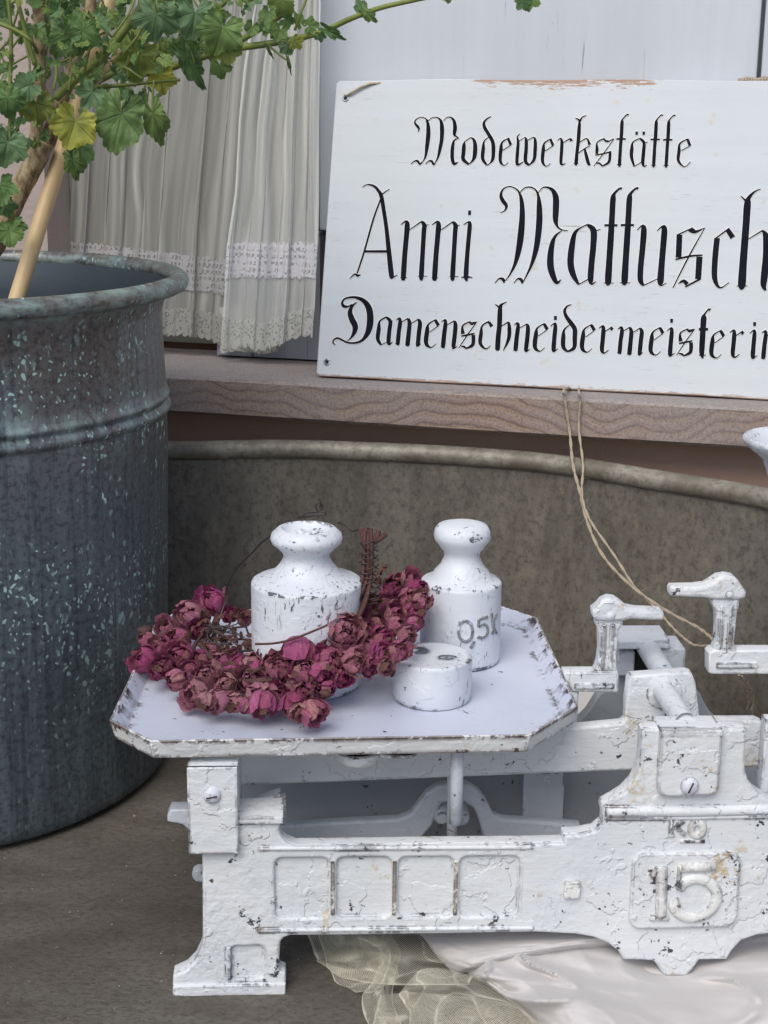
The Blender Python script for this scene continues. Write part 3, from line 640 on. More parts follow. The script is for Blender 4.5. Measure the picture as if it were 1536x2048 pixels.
# lettering: pen strokes (x, y, width) surveyed at 5.12 px per photo px
ORG = {'A1': (820, 220), 'A2': (1100, 220), 'B1': (690, 355), 'B2': (980, 355), 'B3': (1236, 355), 'C1': (660, 580), 'C2': (950, 590), 'C3': (1236, 595)}
g = {}
g['M1'] = [[(190,110,6),(150,82,8),(110,75,7),(65,95,9),(50,130,14),(75,165,20),(92,190,16),(85,222,4)],[(165,95,10),(185,150,26),(188,250,34),(175,370,30),(160,470,18),(135,525,8),(105,560,5)],[(10,552,4),(50,522,10),(80,525,18),(102,555,14),(125,530,5)],[(190,108,4),(230,78,6),(280,78,9),(315,110,20),(328,180,32),(325,300,30),(305,410,26),(285,490,16),(255,545,6)],[(160,552,4),(195,522,10),(225,527,18),(243,560,14),(262,540,5)],[(345,110,4),(375,78,6),(415,75,10),(450,110,22),(462,180,30),(455,240,26),(462,262,16),(500,288,4)],[(500,288,4),(455,310,14),(438,370,26),(432,470,28),(440,530,26),(458,552,22),(490,535,6)]]
g['o1'] = [[(560,325,8),(553,365,28),(548,440,30),(546,505,28),(600,555,16)],[(560,325,8),(620,285,8),(655,310,22),(668,370,32),(662,470,32),(640,520,18),(600,558,6)]]
g['d1'] = [[(832,66,6),(790,90,12),(758,130,20),(765,180,26),(800,240,26),(845,320,28),(855,400,30),(848,500,26),(820,545,10),(785,568,6)],[(805,280,6),(760,320,12),(750,400,28),(745,500,26),(785,560,16)]]
g['e1'] = [[(1015,285,6),(945,330,14),(932,400,28),(925,520,24),(962,568,8),(1005,538,5)],[(1005,292,20),(1032,355,22)],[(1035,358,8),(950,412,5)]]
g['w1'] = [[(1125,245,4),(1100,275,12),(1108,330,22),(1102,420,26),(1095,540,24),(1112,560,16),(1160,530,5)],[(1118,318,5),(1175,282,6),(1190,310,24),(1190,400,28),(1182,520,28),(1215,562,18)],[(1205,312,5),(1262,280,8),(1282,310,22),(1282,400,28),(1270,510,24),(1215,568,8)]]
g['r1'] = [[(78,310,6),(108,292,12),(122,330,24),(118,430,26),(112,535,24),(125,560,14),(158,545,5)],[(135,335,5),(205,295,12),(218,318,24)]]
g['k1'] = [[(262,85,4),(300,110,16),(298,200,28),(290,320,28),(275,450,26),(268,540,28),(265,568,10)],[(372,56,5),(330,75,10),(308,115,18)],[(298,335,5),(375,292,10),(405,355,24)],[(410,365,8),(345,402,8),(295,440,5)],[(355,400,16),(375,480,26),(395,550,24),(415,562,8)],[(243,550,6),(290,550,6)]]
g['s1'] = [[(560,292,12),(485,330,10),(482,400,24),(478,450,20)],[(545,295,8),(575,318,18),(610,318,10),(650,295,4)],[(465,462,10),(545,448,12),(628,425,10)],[(615,430,22),(605,530,22),(535,575,10)],[(655,295,4),(560,430,8),(450,572,5)],[(470,548,6),(505,545,14),(535,572,12)]]
g['t1'] = [[(805,50,14),(785,50,10),(745,95,12),(738,130,26),(732,250,28),(722,380,26),(712,550,26),(708,582,8)],[(680,297,14),(775,297,14)],[(685,560,6),(735,560,6)]]
g['ae1'] = [[(920,290,8),(850,330,12),(838,400,28),(835,480,26),(862,575,14)],[(862,578,6),(935,535,6)],[(920,292,16),(962,335,24),(958,430,28),(950,540,26),(968,578,12),(990,562,5)],[(970,340,6),(998,328,4)],[(875,238,26),(900,238,26)],[(948,238,26),(972,238,26)]]
g['e1b'] = [[(1410,295,8),(1330,345,14),(1322,420,26),(1315,520,22),(1378,582,8),(1438,532,5)],[(1408,300,22),(1432,362,22)],[(1440,365,8),(1345,415,5)]]
g['A2'] = [[(180,98,5),(230,72,10),(300,90,20),(345,140,26),(372,190,34),(395,320,34),(425,520,34),(450,760,40),(475,990,44),(482,1035,20)],[(455,120,8),(415,145,10),(380,180,12),(355,250,14),(290,430,16),(200,750,16),(125,980,14)],[(205,757,20),(430,757,22)],[(50,1032,5),(100,990,14),(130,1005,22),(160,995,5)],[(482,1030,12),(535,998,4)]]
g['n2'] = [[(572,482,5),(625,450,20),(638,490,44),(628,620,44),(612,800,44),(598,1020,44),(595,1055,10)],[(655,540,6),(785,450,12)],[(785,450,20),(812,490,40),(808,560,40),(795,780,40),(782,1010,42),(785,1055,12)],[(820,495,6),(855,482,5)],[(568,1025,6),(635,1025,6)],[(750,1012,6),(840,1010,6)]]
g['i2'] = [[(1215,482,5),(1270,455,16),(1278,490,36),(1265,640,38),(1250,820,38),(1240,1010,42),(1250,1062,10)],[(1190,1022,6),(1240,1020,20),(1305,1022,5)],[(1262,362,40),(1290,362,40)]]
g['M2'] = [[(105,360,6),(150,340,12),(168,290,28),(130,235,34),(112,180,26),(135,120,14),(195,92,10),(255,110,12),(300,155,18),(325,250,36),(330,400,48),(315,600,56),(290,760,48),(255,890,30),(200,1000,14),(150,1065,6)],[(50,1080,5),(95,1035,14),(135,1045,28),(145,1078,14)],[(305,160,8),(350,110,10),(410,98,12),(465,125,14),(495,190,24),(505,300,46),(505,460,54),(485,660,50),(455,800,40),(410,930,22),(335,1080,8)],[(245,1080,5),(285,1038,14),(320,1048,28),(330,1085,14)],[(495,155,6),(540,105,10),(590,102,16),(645,135,34),(675,210,52),(675,320,54),(672,430,46),(690,500,20),(735,535,12),(795,545,5)],[(735,545,8),(670,600,24),(635,690,44),(618,830,56),(628,950,56),(680,1075,34),(728,1045,5)]]
g['a2'] = [[(1000,480,12),(930,515,12),(870,570,34),(840,700,52),(825,870,56),(850,990,50),(905,1090,22)],[(905,1098,10),(1000,1045,10)],[(1000,485,24),(1060,545,54),(1058,700,52),(1040,880,52),(1030,1040,50),(1045,1090,20),(1085,1065,5)],[(1090,545,10),(1130,530,6)]]
g['t2'] = [[(1350,115,22),(1325,115,18),(1275,165,26),(1260,220,48),(1250,400,50),(1235,650,54),(1222,850,54),(1210,1060,56),(1212,1105,14)],[(1172,490,20),(1305,490,20)],[(1165,1080,6),(1265,1080,6)]]
g['u2'] = [[(198,535,6),(250,495,20),(265,540,50),(250,740,50),(232,920,50),(230,1050,46),(262,1105,20)],[(262,1105,10),(410,1035,8)],[(400,545,6),(460,500,20),(475,540,50),(460,740,52),(445,920,54),(435,1060,56),(442,1105,16),(495,1080,5)]]
g['s2'] = [[(765,515,12),(605,590,12)],[(630,585,50),(620,820,50)],[(720,545,10),(760,545,44),(800,555,26),(880,520,6)],[(590,840,16),(740,805,18),(865,795,14)],[(835,810,54),(820,1040,52)],[(840,1040,20),(690,1120,14)],[(890,515,8),(730,800,14),(565,1125,10)],[(620,1085,8),(670,1060,30),(710,1095,38)]]
g['c2'] = [[(1140,520,14),(990,630,12)],[(1015,620,50),(995,820,50),(990,1030,46),(1045,1130,16),(1135,1075,8)],[(1125,540,40),(1175,615,46)]]
g['h2'] = [[(1460,118,8),(1400,145,16),(1340,210,36),(1325,280,60),(1310,500,60),(1295,700,62),(1280,900,64),(1268,1100,66),(1265,1150,14)],[(1258,190,6),(1310,240,20)],[(1215,1110,6),(1325,1110,6)],[(1335,630,8),(1485,540,14)],[(1485,545,20),(1520,620,60),(1520,800,62),(1500,1000,62),(1490,1100,50),(1510,1155,20)]]
g['D3'] = [[(225,145,6),(185,170,14),(140,165,24),(125,130,18),(150,92,14),(210,75,16),(280,80,22),(350,115,34),(395,180,46),(412,260,50),(408,360,50),(385,440,40),(335,510,22),(270,540,16),(190,540,14),(130,515,14),(80,492,14),(40,510,12),(32,540,12),(55,560,6)],[(275,125,4),(225,170,22),(205,230,36),(225,300,44),(258,370,44),(250,430,34),(215,490,14),(178,520,5)]]
g['a3'] = [[(580,275,12),(510,320,14),(500,400,32),(490,500,30),(522,560,16)],[(522,562,6),(590,530,6)],[(580,280,18),(618,325,30),(608,420,32),(600,530,32),(612,558,14),(640,530,5)],[(620,325,6),(645,315,4)]]
g['m3'] = [[(678,310,5),(712,290,18),(718,340,32),(705,430,32),(695,545,32),(692,565,10)],[(730,330,6),(800,290,10)],[(800,292,20),(815,340,32),(808,430,34),(795,555,34),(792,575,10)],[(830,345,6),(905,298,10)],[(905,300,18),(922,340,32),(912,430,34),(900,550,32),(895,575,14),(930,550,5)],[(670,548,6),(715,548,6)],[(770,560,6),(820,558,6)]]
g['e3'] = [[(1085,302,8),(1010,350,14),(995,420,34),(985,545,32),(1035,588,10),(1085,550,5)],[(1080,310,24),(1110,362,26)],[(1112,365,8),(1020,432,6)]]
g['n3'] = [[(1145,325,5),(1180,308,18),(1182,360,32),(1170,450,34),(1158,575,34),(1155,592,10)],[(1195,360,6),(1275,315,10)],[(1275,318,18),(1285,360,32),(1278,460,34),(1265,570,32),(1268,600,12),(1302,575,5)],[(1135,578,6),(1180,578,6)]]
g['s3'] = [[(1440,322,10),(1360,365,14),(1362,450,32)],[(1425,330,8),(1455,345,24),(1500,325,5)],[(1345,472,12),(1400,462,16),(1480,445,12)],[(1468,460,30),(1462,560,28),(1395,598,12)],[(1505,325,4),(1415,450,10),(1320,592,5)],[(1340,575,6),(1375,582,18),(1395,602,10)]]
g['c3'] = [[(145,270,12),(75,315,14),(62,400,30),(55,495,28),(110,552,12),(158,518,5)],[(145,278,22),(172,322,26)]]
g['h3'] = [[(325,72,6),(285,90,14),(260,120,30),(255,200,38),(250,320,38),(238,430,38),(232,545,38),(232,570,12)],[(208,95,5),(240,120,16)],[(268,320,6),(345,275,12)],[(345,278,18),(352,340,30),(350,420,30),(330,490,22),(290,570,6)],[(205,548,6),(258,548,6)]]
g['i3'] = [[(775,320,5),(820,290,16),(822,340,32),(812,450,34),(805,555,34),(812,578,12),(850,548,5)]]
g['dot'] = [[(810,235,32),(838,235,32)]]
g['d3'] = [[(988,97,6),(945,115,14),(918,160,22),(935,220,28),(985,290,34),(1022,350,36),(1022,430,36),(1015,540,30),(945,580,14)],[(975,300,6),(915,355,16),(905,430,34),(905,530,32),(945,578,16)]]
g['r3'] = [[(1270,340,5),(1312,318,18),(1315,370,34),(1308,460,34),(1300,560,32),(1322,595,14),(1368,562,5)],[(1330,375,6),(1405,325,12)],[(1392,342,26),(1410,352,26)]]
g['t3'] = [[(945,128,26),(925,125,14),(888,170,16),(878,210,44),(872,300,44),(865,420,44),(858,560,40),(868,622,14)],[(828,325,22),(922,325,22)],[(828,590,8),(900,590,8)]]
L1 = [('M1','A1',0,0),('o1','A1',0,0),('d1','A1',0,0),('e1','A1',0,0),('w1','A1',0,0),('e1','A1',433,8),('r1','A2',0,0),('k1','A2',0,0),('s1','A2',0,0),('t1','A2',0,0),('ae1','A2',0,0),('t1','A2',350,5),('t1','A2',478,8),('e1b','A2',0,0)]
L2 = [('A2','B1',0,0),('n2','B1',0,0),('n2','B1',320,3),('i2','B1',0,0),('M2','B2',0,0),('a2','B2',0,0),('t2','B2',0,0),('t2','B2',168,-2),('u2','B3',0,0),('s2','B3',0,0),('c2','B3',0,0),('h2','B3',0,0)]
L3 = [('D3','C1',0,0),('a3','C1',0,0),('m3','C1',0,0),('e3','C1',0,0),('n3','C1',0,0),('s3','C1',0,0),('c3','C2',0,0),('h3','C2',0,0),('n3','C2',-742,-20),('e3','C2',-371,-12),('i3','C2',0,0),('dot','C2',0,0),('d3','C2',0,0),('e3','C2',112,-2),('r3','C2',0,0),('m3','C3',-678,14),('e3','C3',-650,2),('i3','C3',-272,22),('dot','C3',-275,3),('s3','C3',-720,-2),('t3','C3',0,0),('e3','C3',-28,32),('r3','C3',-125,18),('i3','C3',575,45),('dot','C3',575,37),('n3','C3',330,36)]
cnt = 0
for nm, line in (('lettering_trade', L1), ('lettering_name', L2), ('lettering_title', L3)):
    m = MB(); mh = MB()
    for gl, og, dx, dy in line:
        ox, oy = ORG[og]
        for st in g[gl]:
            pts = []
            for x, y, wd in st:
                X, Y = ox+(x+dx)/5.12, oy+(y+dy)/5.12
                a = SG.px(X, Y); b = SG.px(X+1, Y); pts.append((a[0], a[1], wd/5.12*(b[0]-a[0])))
            pts = [(u_, v_, q_*(1.0 if line is L2 else 1.12)) for u_, v_, q_ in pts]; cnt += 1; e = (cnt % 9)*0.000012
            ribbon(m, SG, [(u, v, max(q*1.22, 0.00075)) for u, v, q in pts], -0.0002, 0.00028+e, 4 if len(pts) > 2 else 1)
            ribbon(mh, SG, [(u, v, q*1.22+0.0010) for u, v, q in pts], -0.0002, 0.00006+e, 4 if len(pts) > 2 else 1)
    o = m.build(nm, M['ink'], sg, smooth=0); mh.build('outline_highlight', M['edge_highlight'], o, smooth=0)  # wider pale ribbons under the ink are the painted edge highlight

# ================================================================== tub
tubp = [(-0.80, 0.85), (-0.80, 1.10), (-0.74, 1.26), (-0.60, 1.325), (-0.48, 1.330), (-0.36, 1.322), (-0.26, 1.300), (-0.188, 1.293), (-0.108, 1.303), (-0.028, 1.299), (0.050, 1.288), (0.144, 1.256), (0.221, 1.203), (0.261, 1.174), (0.300, 1.141), (0.355, 1.08), (0.405, 0.99), (0.44, 0.88), (0.45, 0.75)]
tp = catmull(tubp, 6)
ZT = 0.2215
tt = thing('zinc_tub', (0.0, 1.29, 0), 'big brown-grey zinc tub wall curving behind the copper planter and the white scales', 'tub')
m = MB(); rows = [0.0, 0.004, 0.05, 0.1, 0.15, 0.19, 0.2, ZT-0.0075, ZT]
npt = len(tp)
def tubpt(i, z):
    a, b = tp[max(i-1, 0)], tp[min(i+1, npt-1)]; dx, dy = b[0]-a[0], b[1]-a[1]; l = math.hypot(dx, dy); nx, ny = dy/l, -dx/l
    x, y = tp[i]; off = 0.004*(1-z/ZT) + 0.0006*noise.noise(Vector((x*5, y*5, z*6))) + (0.0012 if abs(z-(ZT-0.0075)) < 0.001 else 0)
    return Vector((x+nx*off, y+ny*off, z))
vs = [tubpt(i, z) for z in rows for i in range(npt)]
fs = [(j*npt+i, j*npt+i+1, (j+1)*npt+i+1, (j+1)*npt+i) for j in range(len(rows)-1) for i in range(npt-1)]
m.add(vs, fs); m.build('side_wall', M['zinc'], tt, smooth=60, solid=0.0015)
m = MB(); m.tube([Vector((x, y, ZT+0.0002*math.sin(i*0.4))) for i, (x, y) in enumerate(tp)], 0.0086, 14); m.build('rolled_rim', M['zinc_rim'], tt, smooth=180)

# ================================================================== copper planter
PC = Vector((-0.3570, 1.1165, 0))
def pr(z):
    return 0.1805 + 0.007*min(1, z/0.30)
prof = [(0.150, 0.0), (0.172, 0.001), (0.1795, 0.006), (0.1815, 0.014)]
for z in (0.05, 0.10, 0.15, 0.20, 0.25, 0.28, 0.288): prof.append((pr(z), z))
for a in range(9): prof.append((pr(0.295)+0.0032*math.sin(math.pi*a/8), 0.289+0.010*a/8))
for a in range(9): prof.append((pr(0.305)+0.0024*math.sin(math.pi*a/8), 0.300+0.007*a/8))
for z in (0.315, 0.34, 0.365, 0.375): prof.append((pr(z), z))
outer = prof[:-1] + [(0.1900, 0.375), (0.1945, 0.3815)]
m = MB(); SEG = 144
def latheuv(m, prof, mat_r=0.185):
    vs = []; fs = []; uvs = []
    n = len(prof)
    for r, h in prof:
        for k in range(SEG+1):
            a = 2*math.pi*k/SEG; w_ = 1+0.004*math.sin(3*a+h*9)+0.002*math.sin(7*a+h*30)+0.010*noise.noise(Vector((3*math.cos(a), 3*math.sin(a), h*9)))+0.004*noise.noise(Vector((9*math.cos(a), 9*math.sin(a), h*30)))
            vs.append(PC + Vector((r*w_*math.cos(a), r*w_*math.sin(a), h))); uvs.append((mat_r*a, h))
    for i in range(n-1):
        for k in range(SEG):
            q = SEG+1; fs.append((i*q+k, i*q+k+1, (i+1)*q+k+1, (i+1)*q+k))
    m.add(vs, fs, uvs)
pot = thing('copper_planter', PC, 'tall dark copper planter with teal verdigris spots, at the left', 'planter')
latheuv(m, outer); m.build('body', M['copper'], pot, smooth=50)
m = MB()
cr_, cz, rr = 0.2015, 0.3885, 0.0070
latheuv(m, [(cr_+rr*math.cos(math.radians(a)), cz+rr*math.sin(math.radians(a))) for a in range(-110, 251, 18)]); m.build('rolled_rim', M['copper'], pot, smooth=180)
m = MB(); latheuv(m, [(0.1945, 0.386), (0.1870, 0.374), (0.1855, 0.36), (0.182, 0.30), (0.180, 0.20), (0.02, 0.199)]); m.build('inside_wall', M['copper_in'], pot, smooth=40)
m = MB()
def soil(s, t):
    a = 2*math.pi*s; r = 0.178*t; return PC + Vector((r*math.cos(a), r*math.sin(a), 0.30+0.012*noise.noise(Vector((r*20*math.cos(a), r*20*math.sin(a), 2)))))
m.grid(soil, 48, 16); m.build('soil', M['soil'], pot, smooth=180)
# ================================================================== scales
SY = math.radians(2.8); SF = Frame((-0.1238, 0.7843, 0), SY)
Z0 = Vector(SF.o)
scale = thing('balance_scales', SF.to(0.3, 0, -0.08), 'old white painted cast-iron shop scales marked 15, paint chipped', 'scales')
Q = lambda x, y, w_=0.0: SF.px(x, y, w_)
UC = Q(1368, 1780)[0]
mir = lambda pts: [(2*UC-u, v) for u, v in reversed(pts)]
TH = 0.013
# outline of the front side frame, left half, clockwise from the middle of the bottom
left = [(1373,1953),(1330,1953),(1327,1951),(1313,1930),(1307,1923),(1280,1921),(1246,1920),(1237,1904),(1217,1888),(1186,1875),(1151,1869),(1065,1865),(900,1868),(700,1871),(580,1872),(568,1876),(561,1884),(559,1910),(558,1940),(562,1944),(570,1947),(572,1961),(567,1986),(345,1988),(346,1953),(372,1941),(390,1922),(401,1898),(405,1878),(405,1800),(404,1708),(404,1640),(404,1632),(566,1632),(566,1646),(559,1650),(558,1662),(563,1676),(574,1688),(592,1695),(700,1694),(900,1691),(1050,1690),(1127,1688),(1128,1672),(1160,1671),(1190,1664),(1206,1650),(1207,1634)]
tower = [(1207,1634),(1204,1622),(1206,1612),(1228,1600),(1248,1587),(1266,1568),(1277,1545),(1282,1517),(1284,1480),(1284,1462),(1290,1459),(1373,1459)]
lo = [Q(x, y) for x, y in left]; tw = [Q(x, y) for x, y in tower]
half = lo + tw[1:]
half[-1] = (UC, half[-1][1])
rb_ = [Q(x, y) for x, y in [(1373,1953),(1385,1941),(1399,1921),(1454,1920),(1463,1904),(1483,1882),(1514,1871),(1545,1868),(1600,1866)]]
half = half[1:]
full = half + mir(half[10:])[1:] + list(reversed(rb_))
cut = []      # recessed panels
pans = [(549,1717,658,1836),(673,1716,782,1835),(797,1715,905,1834),(920,1714,1036,1833)]
for a, b, c, d in pans:
    u0, v1 = Q(a, b); u1, v0 = Q(c, d); cut.append(rrect(u0, v0, u1, v1, 0.0045))
cutm = [[(2*UC-u, v) for u, v in h] for h in cut]
foot_pan = (lambda p, q: rrect(p[0], q[1], q[0], p[1], 0.003))(Q(463, 1893), Q(528, 1957))
foot_pl = (lambda p, q: rrect(p[0], q[1], q[0], p[1], 0.003))(Q(424, 1912), Q(450, 1945))
m = MB()
plate(m, SF, full, cut+cutm+[foot_pan], -0.0036, 0, 0.0017, 3)
plate(m, SF, full, [], -TH, -0.0030, 0.0012)
# flanges and mouldings grown from the frame
def bar(m, x0, x1, y0, y1, w0, w1, mirror=True, b=0.0008):
    a = Q(x0, y0); c = Q(x1, y1)
    u0, u1, v1, v0 = a[0], c[0], a[1], c[1]
    plate(m, SF, [(u0, v0), (u1, v0), (u1, v1), (u0, v1)], [], w0, w1, b)
    if mirror: plate(m, SF, [(2*UC-u1, v0), (2*UC-u0, v0), (2*UC-u0, v1), (2*UC-u1, v1)], [], w0, w1, b)
def bead(m, x0, x1, yc, r, w_=0.0, dy=0):
    a = Q(x0, yc); c = Q(x1, yc+dy)
    for sgn in (0, 1):
        p = [SF.to(a[0] if not sgn else 2*UC-a[0], a[1], w_), SF.to(c[0] if not sgn else 2*UC-c[0], c[1], w_)]
        m.tube([p[0], p[0].lerp(p[1], 0.5), p[1]], r, 10)
bead(m, 521, 1066, 1697, 0.0014, 0.0, -3); bead(m, 517, 1064, 1861, 0.0013, 0.0, -5)
bar(m, 346, 571, 1969, 1987, -0.020, 0.0022); bar(m, 404, 566, 1632, 1644, -0.024, 0.0028)
bead(m, 1209, 1385, 1623, 0.0033, -0.0005, 0)
bead(m, 1212, 1385, 1635, 0.0014, 0.0, 0)
# vertical rib on the foot
a = Q(457, 1895); c = Q(457, 1958); m.tube([SF.to(a[0], a[1], 0), SF.to(c[0], c[1], 0)], 0.0014, 8)
fr_front = m.build('front_frame', M['cast'], scale, smooth=40)
# hollow at the foot's back plate and ribs between the panels are bare metal
m = MB()
for x in (665.5, 789.5, 912.5):
    m = MB(); a = Q(x, 1722); c = Q(x, 1830); plate(m, SF, rrect(a[0]-0.0013, c[1], a[0]+0.0013, a[1], 0.0009), [], -0.001, 0.0007, 0.0005)
    m.build('panel_rib', M['rib'], scale, smooth=40)
m = MB()
p, q = Q(1264, 1703), Q(1470, 1850); plate(m, SF, rrect(p[0], q[1], q[0], p[1], 0.0075), [], -0.002, 0.0032, 0.0012)
num = m.build('number_plate', M['cast_heavy'], scale, smooth=40)
def emb(m, strokes, w_, r, flat=0.6, n=4):
    for st in strokes:
        pts = catmull([Q(x, y) for x, y in st], n) if len(st) > 2 else [Q(*st[0]), Q(*st[1])]
        m.tube([SF.to(u, v, w_) for u, v in pts], r, 8, flat=flat, fn=SF.n)
m = MB()
emb(m, [[(1298, 1747), (1306, 1741), (1313, 1728)], [(1320, 1727), (1319, 1780), (1318, 1828)], [(1297, 1829), (1334, 1829)]], 0.0036, 0.0019, 0.9)
emb(m, [[(1321, 1728), (1320, 1780), (1319, 1828)]], 0.0036, 0.0036, 0.6)
emb(m, [[(1358, 1729), (1427, 1727)]], 0.0036, 0.0032, 0.65)
emb(m, [[(1357, 1727), (1354, 1772)]], 0.0036, 0.0016, 0.9)
emb(m, [[(1354, 1771), (1372, 1755), (1398, 1752), (1422, 1765), (1431, 1788), (1420, 1812), (1398, 1826), (1372, 1828), (1352, 1818), (1345, 1803), (1356, 1798)]], 0.0036, 0.0035, 0.6)
m.build('raised_number', M['digit'], num, smooth=180)
m = MB()
emb(m, [[(1342, 1641), (1342, 1669)], [(1368, 1641), (1346, 1655)], [(1350, 1653), (1370, 1669)], [(1338, 1641), (1347, 1641)], [(1338, 1669), (1348, 1669)]], 0.0003, 0.0017)
emb(m, [[(1392, 1643), (1383, 1651), (1384, 1665), (1395, 1671), (1405, 1664), (1404, 1650), (1392, 1643)]], 0.0003, 0.0025)
emb(m, [[(1360, 1682), (1409, 1682)]], 0.0003, 0.0013)
m.build('raised_unit_mark', M['digit'], scale, smooth=180)
m = MB(); p, q = Q(1128, 1759), Q(1159, 1794); plate(m, SF, rrect(p[0], q[1], q[0], p[1], 0.002), [], -0.001, 0.0030, 0.0012); m.build('square_boss', M['digit'], scale, smooth=40)
# bearing cap with screw on the tower
m = MB()
p, q = Q(1322, 1463, .005), Q(1437, 1592, .005)
poly = rrect(p[0], q[1], q[0], p[1], 0.005); poly = [(u, v) for u, v in poly if v < p[1]-0.004] + [(p[0], p[1]), (q[0], p[1])]
poly = [(p[0], p[1]), (p[0], q[1]+0.005), (p[0]+0.0015, q[1]+0.0015), (p[0]+0.006, q[1]), (q[0]-0.006, q[1]), (q[0]-0.0015, q[1]+0.0015), (q[0], q[1]+0.005), (q[0], p[1])]
plate(m, SF, poly, [], -0.001, 0.005, 0.0012)
plate(m, SF, [(p[0], p[1]-0.003), (q[0], p[1]-0.003), (q[0], p[1]), (p[0], p[1])], [], -0.019, 0.0046, 0.001)
cap = m.build('bearing_cap', M['cast_heavy'], scale, smooth=40)
def screw(par, x, y, w_, r=0.0055, slot=1.2):
    c = Q(x, y, w_); o = SF.to(c[0], c[1], w_-0.0005); m = MB()
    prof = [(r, 0), (r*1.0, 0.0006)] + [(r*math.cos(math.radians(a)), 0.0006+r*0.62*math.sin(math.radians(a))) for a in range(10, 90, 16)] + [(0.0001, 0.0006+r*0.62)]
    m.lathe(o, prof, 24, SF.n, SF.u); ob = m.build('screw_head', M['screw'], par, smooth=50)
    m = MB(); d = SF.u*math.cos(slot)+SF.v*math.sin(slot); oo = o+SF.n*(0.0008+r*0.60)
    m.tube([oo-d*r*0.6, oo, oo+d*r*0.6], 0.0005, 6); m.build('slot', M['wire'], ob, smooth=180)
screw(cap, 1379, 1571, 0.0052)
# lug, left strap bracket
def Fw_(w_): return lambda x, y: SF.px(x, y, w_)
BW = 0.006
m = MB(); p, q = SF.px(373, 1536, BW), SF.px(477, 1708, BW)
plate(m, SF, [(p[0], p[1]), (p[0], q[1]), (q[0], q[1]), (q[0], p[1])], [], BW-0.0035, BW, 0.0009)
m2 = MB()
plate(m2, SF, [(p[0], p[1]-0.003), (q[0], p[1]-0.003), (q[0], p[1]+0.0), (p[0], p[1]+0.0)], [], -0.046, BW-0.0003, 0.0009)
plate(m2, SF, [(q[0]-0.0022, q[1]+0.006), (q[0]-0.0003, q[1]+0.006), (q[0]-0.0003, p[1]-0.0005), (q[0]-0.0022, p[1]-0.0005)], [], -0.046, BW-0.0005, 0.0006)
m2.from_mesh
br = m.build('strap_bracket', M['cast_heavy'], scale, smooth=40); br['label'] = 'worn front face of the left tray bracket'
m2.build('bracket_side', M['cast'], scale, smooth=40)
screw(br, 424, 1590, BW, 0.0052, 0.2)
m = MB(); lw = -0.030; p, q = SF.px(334, 1620, lw), SF.px(410, 1652, lw)
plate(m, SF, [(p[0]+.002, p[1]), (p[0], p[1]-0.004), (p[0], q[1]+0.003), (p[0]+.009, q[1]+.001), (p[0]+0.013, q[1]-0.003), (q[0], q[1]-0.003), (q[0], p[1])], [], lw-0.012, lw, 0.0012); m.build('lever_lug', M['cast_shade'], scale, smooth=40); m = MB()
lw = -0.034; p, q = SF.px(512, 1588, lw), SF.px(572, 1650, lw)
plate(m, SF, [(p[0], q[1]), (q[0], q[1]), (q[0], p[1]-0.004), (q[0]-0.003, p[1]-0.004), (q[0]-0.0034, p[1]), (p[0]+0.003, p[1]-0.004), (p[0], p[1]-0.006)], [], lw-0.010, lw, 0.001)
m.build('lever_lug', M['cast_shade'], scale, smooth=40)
# tiny dark peg behind the left leg
m = MB(); c = SF.px(399, 1748, -0.02); m.lathe(SF.to(c[0], c[1], -0.02), [(0.0001, -0.004), (0.0045, -0.004), (0.0045, 0.001), (0.0035, 0.003), (0.0001, 0.003)], 20, SF.n, SF.u); m.build('rear_peg', M['cast_deep_shade'], scale, smooth=40)

# front beam (behind the front frame)
BD = -0.066
R = lambda x, y, w_: SF.px(x, y, w_)
b = lambda pts, w_: [R(x, y, w_) for x, y in pts]
m = MB()
pts = b([(440,1576),(490,1572),(700,1564),(900,1556),(1100,1548),(1280,1541),(1400,1539),(1500,1536),(1526,1533),(1526,1446),(1515,1441),(1405,1441),(1400,1436),(1392,1366),(1384,1347),(1375,1344),(1262,1352),(1257,1360),(1252,1400),(1250,1440),(1243,1447),(1160,1455),(1000,1462),(700,1480),(440,1488)], BD)
plate(m, SF, pts, [], BD-0.010, BD, 0.0018)
m.build('front_beam', M['cast'], scale, smooth=40)
# left end post of the beam goes on under the tray
def rod(name, a, bb, r, mat, seg=16, taper=None):
    m = MB(); n = 6; P = [a.lerp(bb, i/n) for i in range(n+1)]
    m.tube(P, taper or r, seg); return m.build(name, mat, scale, smooth=50)
a = SF.to(*R(1372, 1448, -0.012), -0.012); c = SF.to(*R(1326, 1380, BD), BD); c.z = a.z
rod('axle_rod', a, c, 0.0068, M['cast_heavy'])
m = MB(); cc = R(1328, 1384, BD); m.lathe(SF.to(cc[0], cc[1], BD-0.001), [(0.0115, 0), (0.0112, 0.0018), (0.0095, 0.0022), (0.007, 0.0023)], 28, SF.n, SF.u); m.build('rod_collar', M['cast'], scale, smooth=50)
a = SF.to(*R(1330, 1352, BD-0.011), BD-0.011); c = SF.to(*R(1290, 1310, -0.135), -0.135); c.z = a.z
rod('axle_rod', a, c, 0.0072, M['cast_shade'])
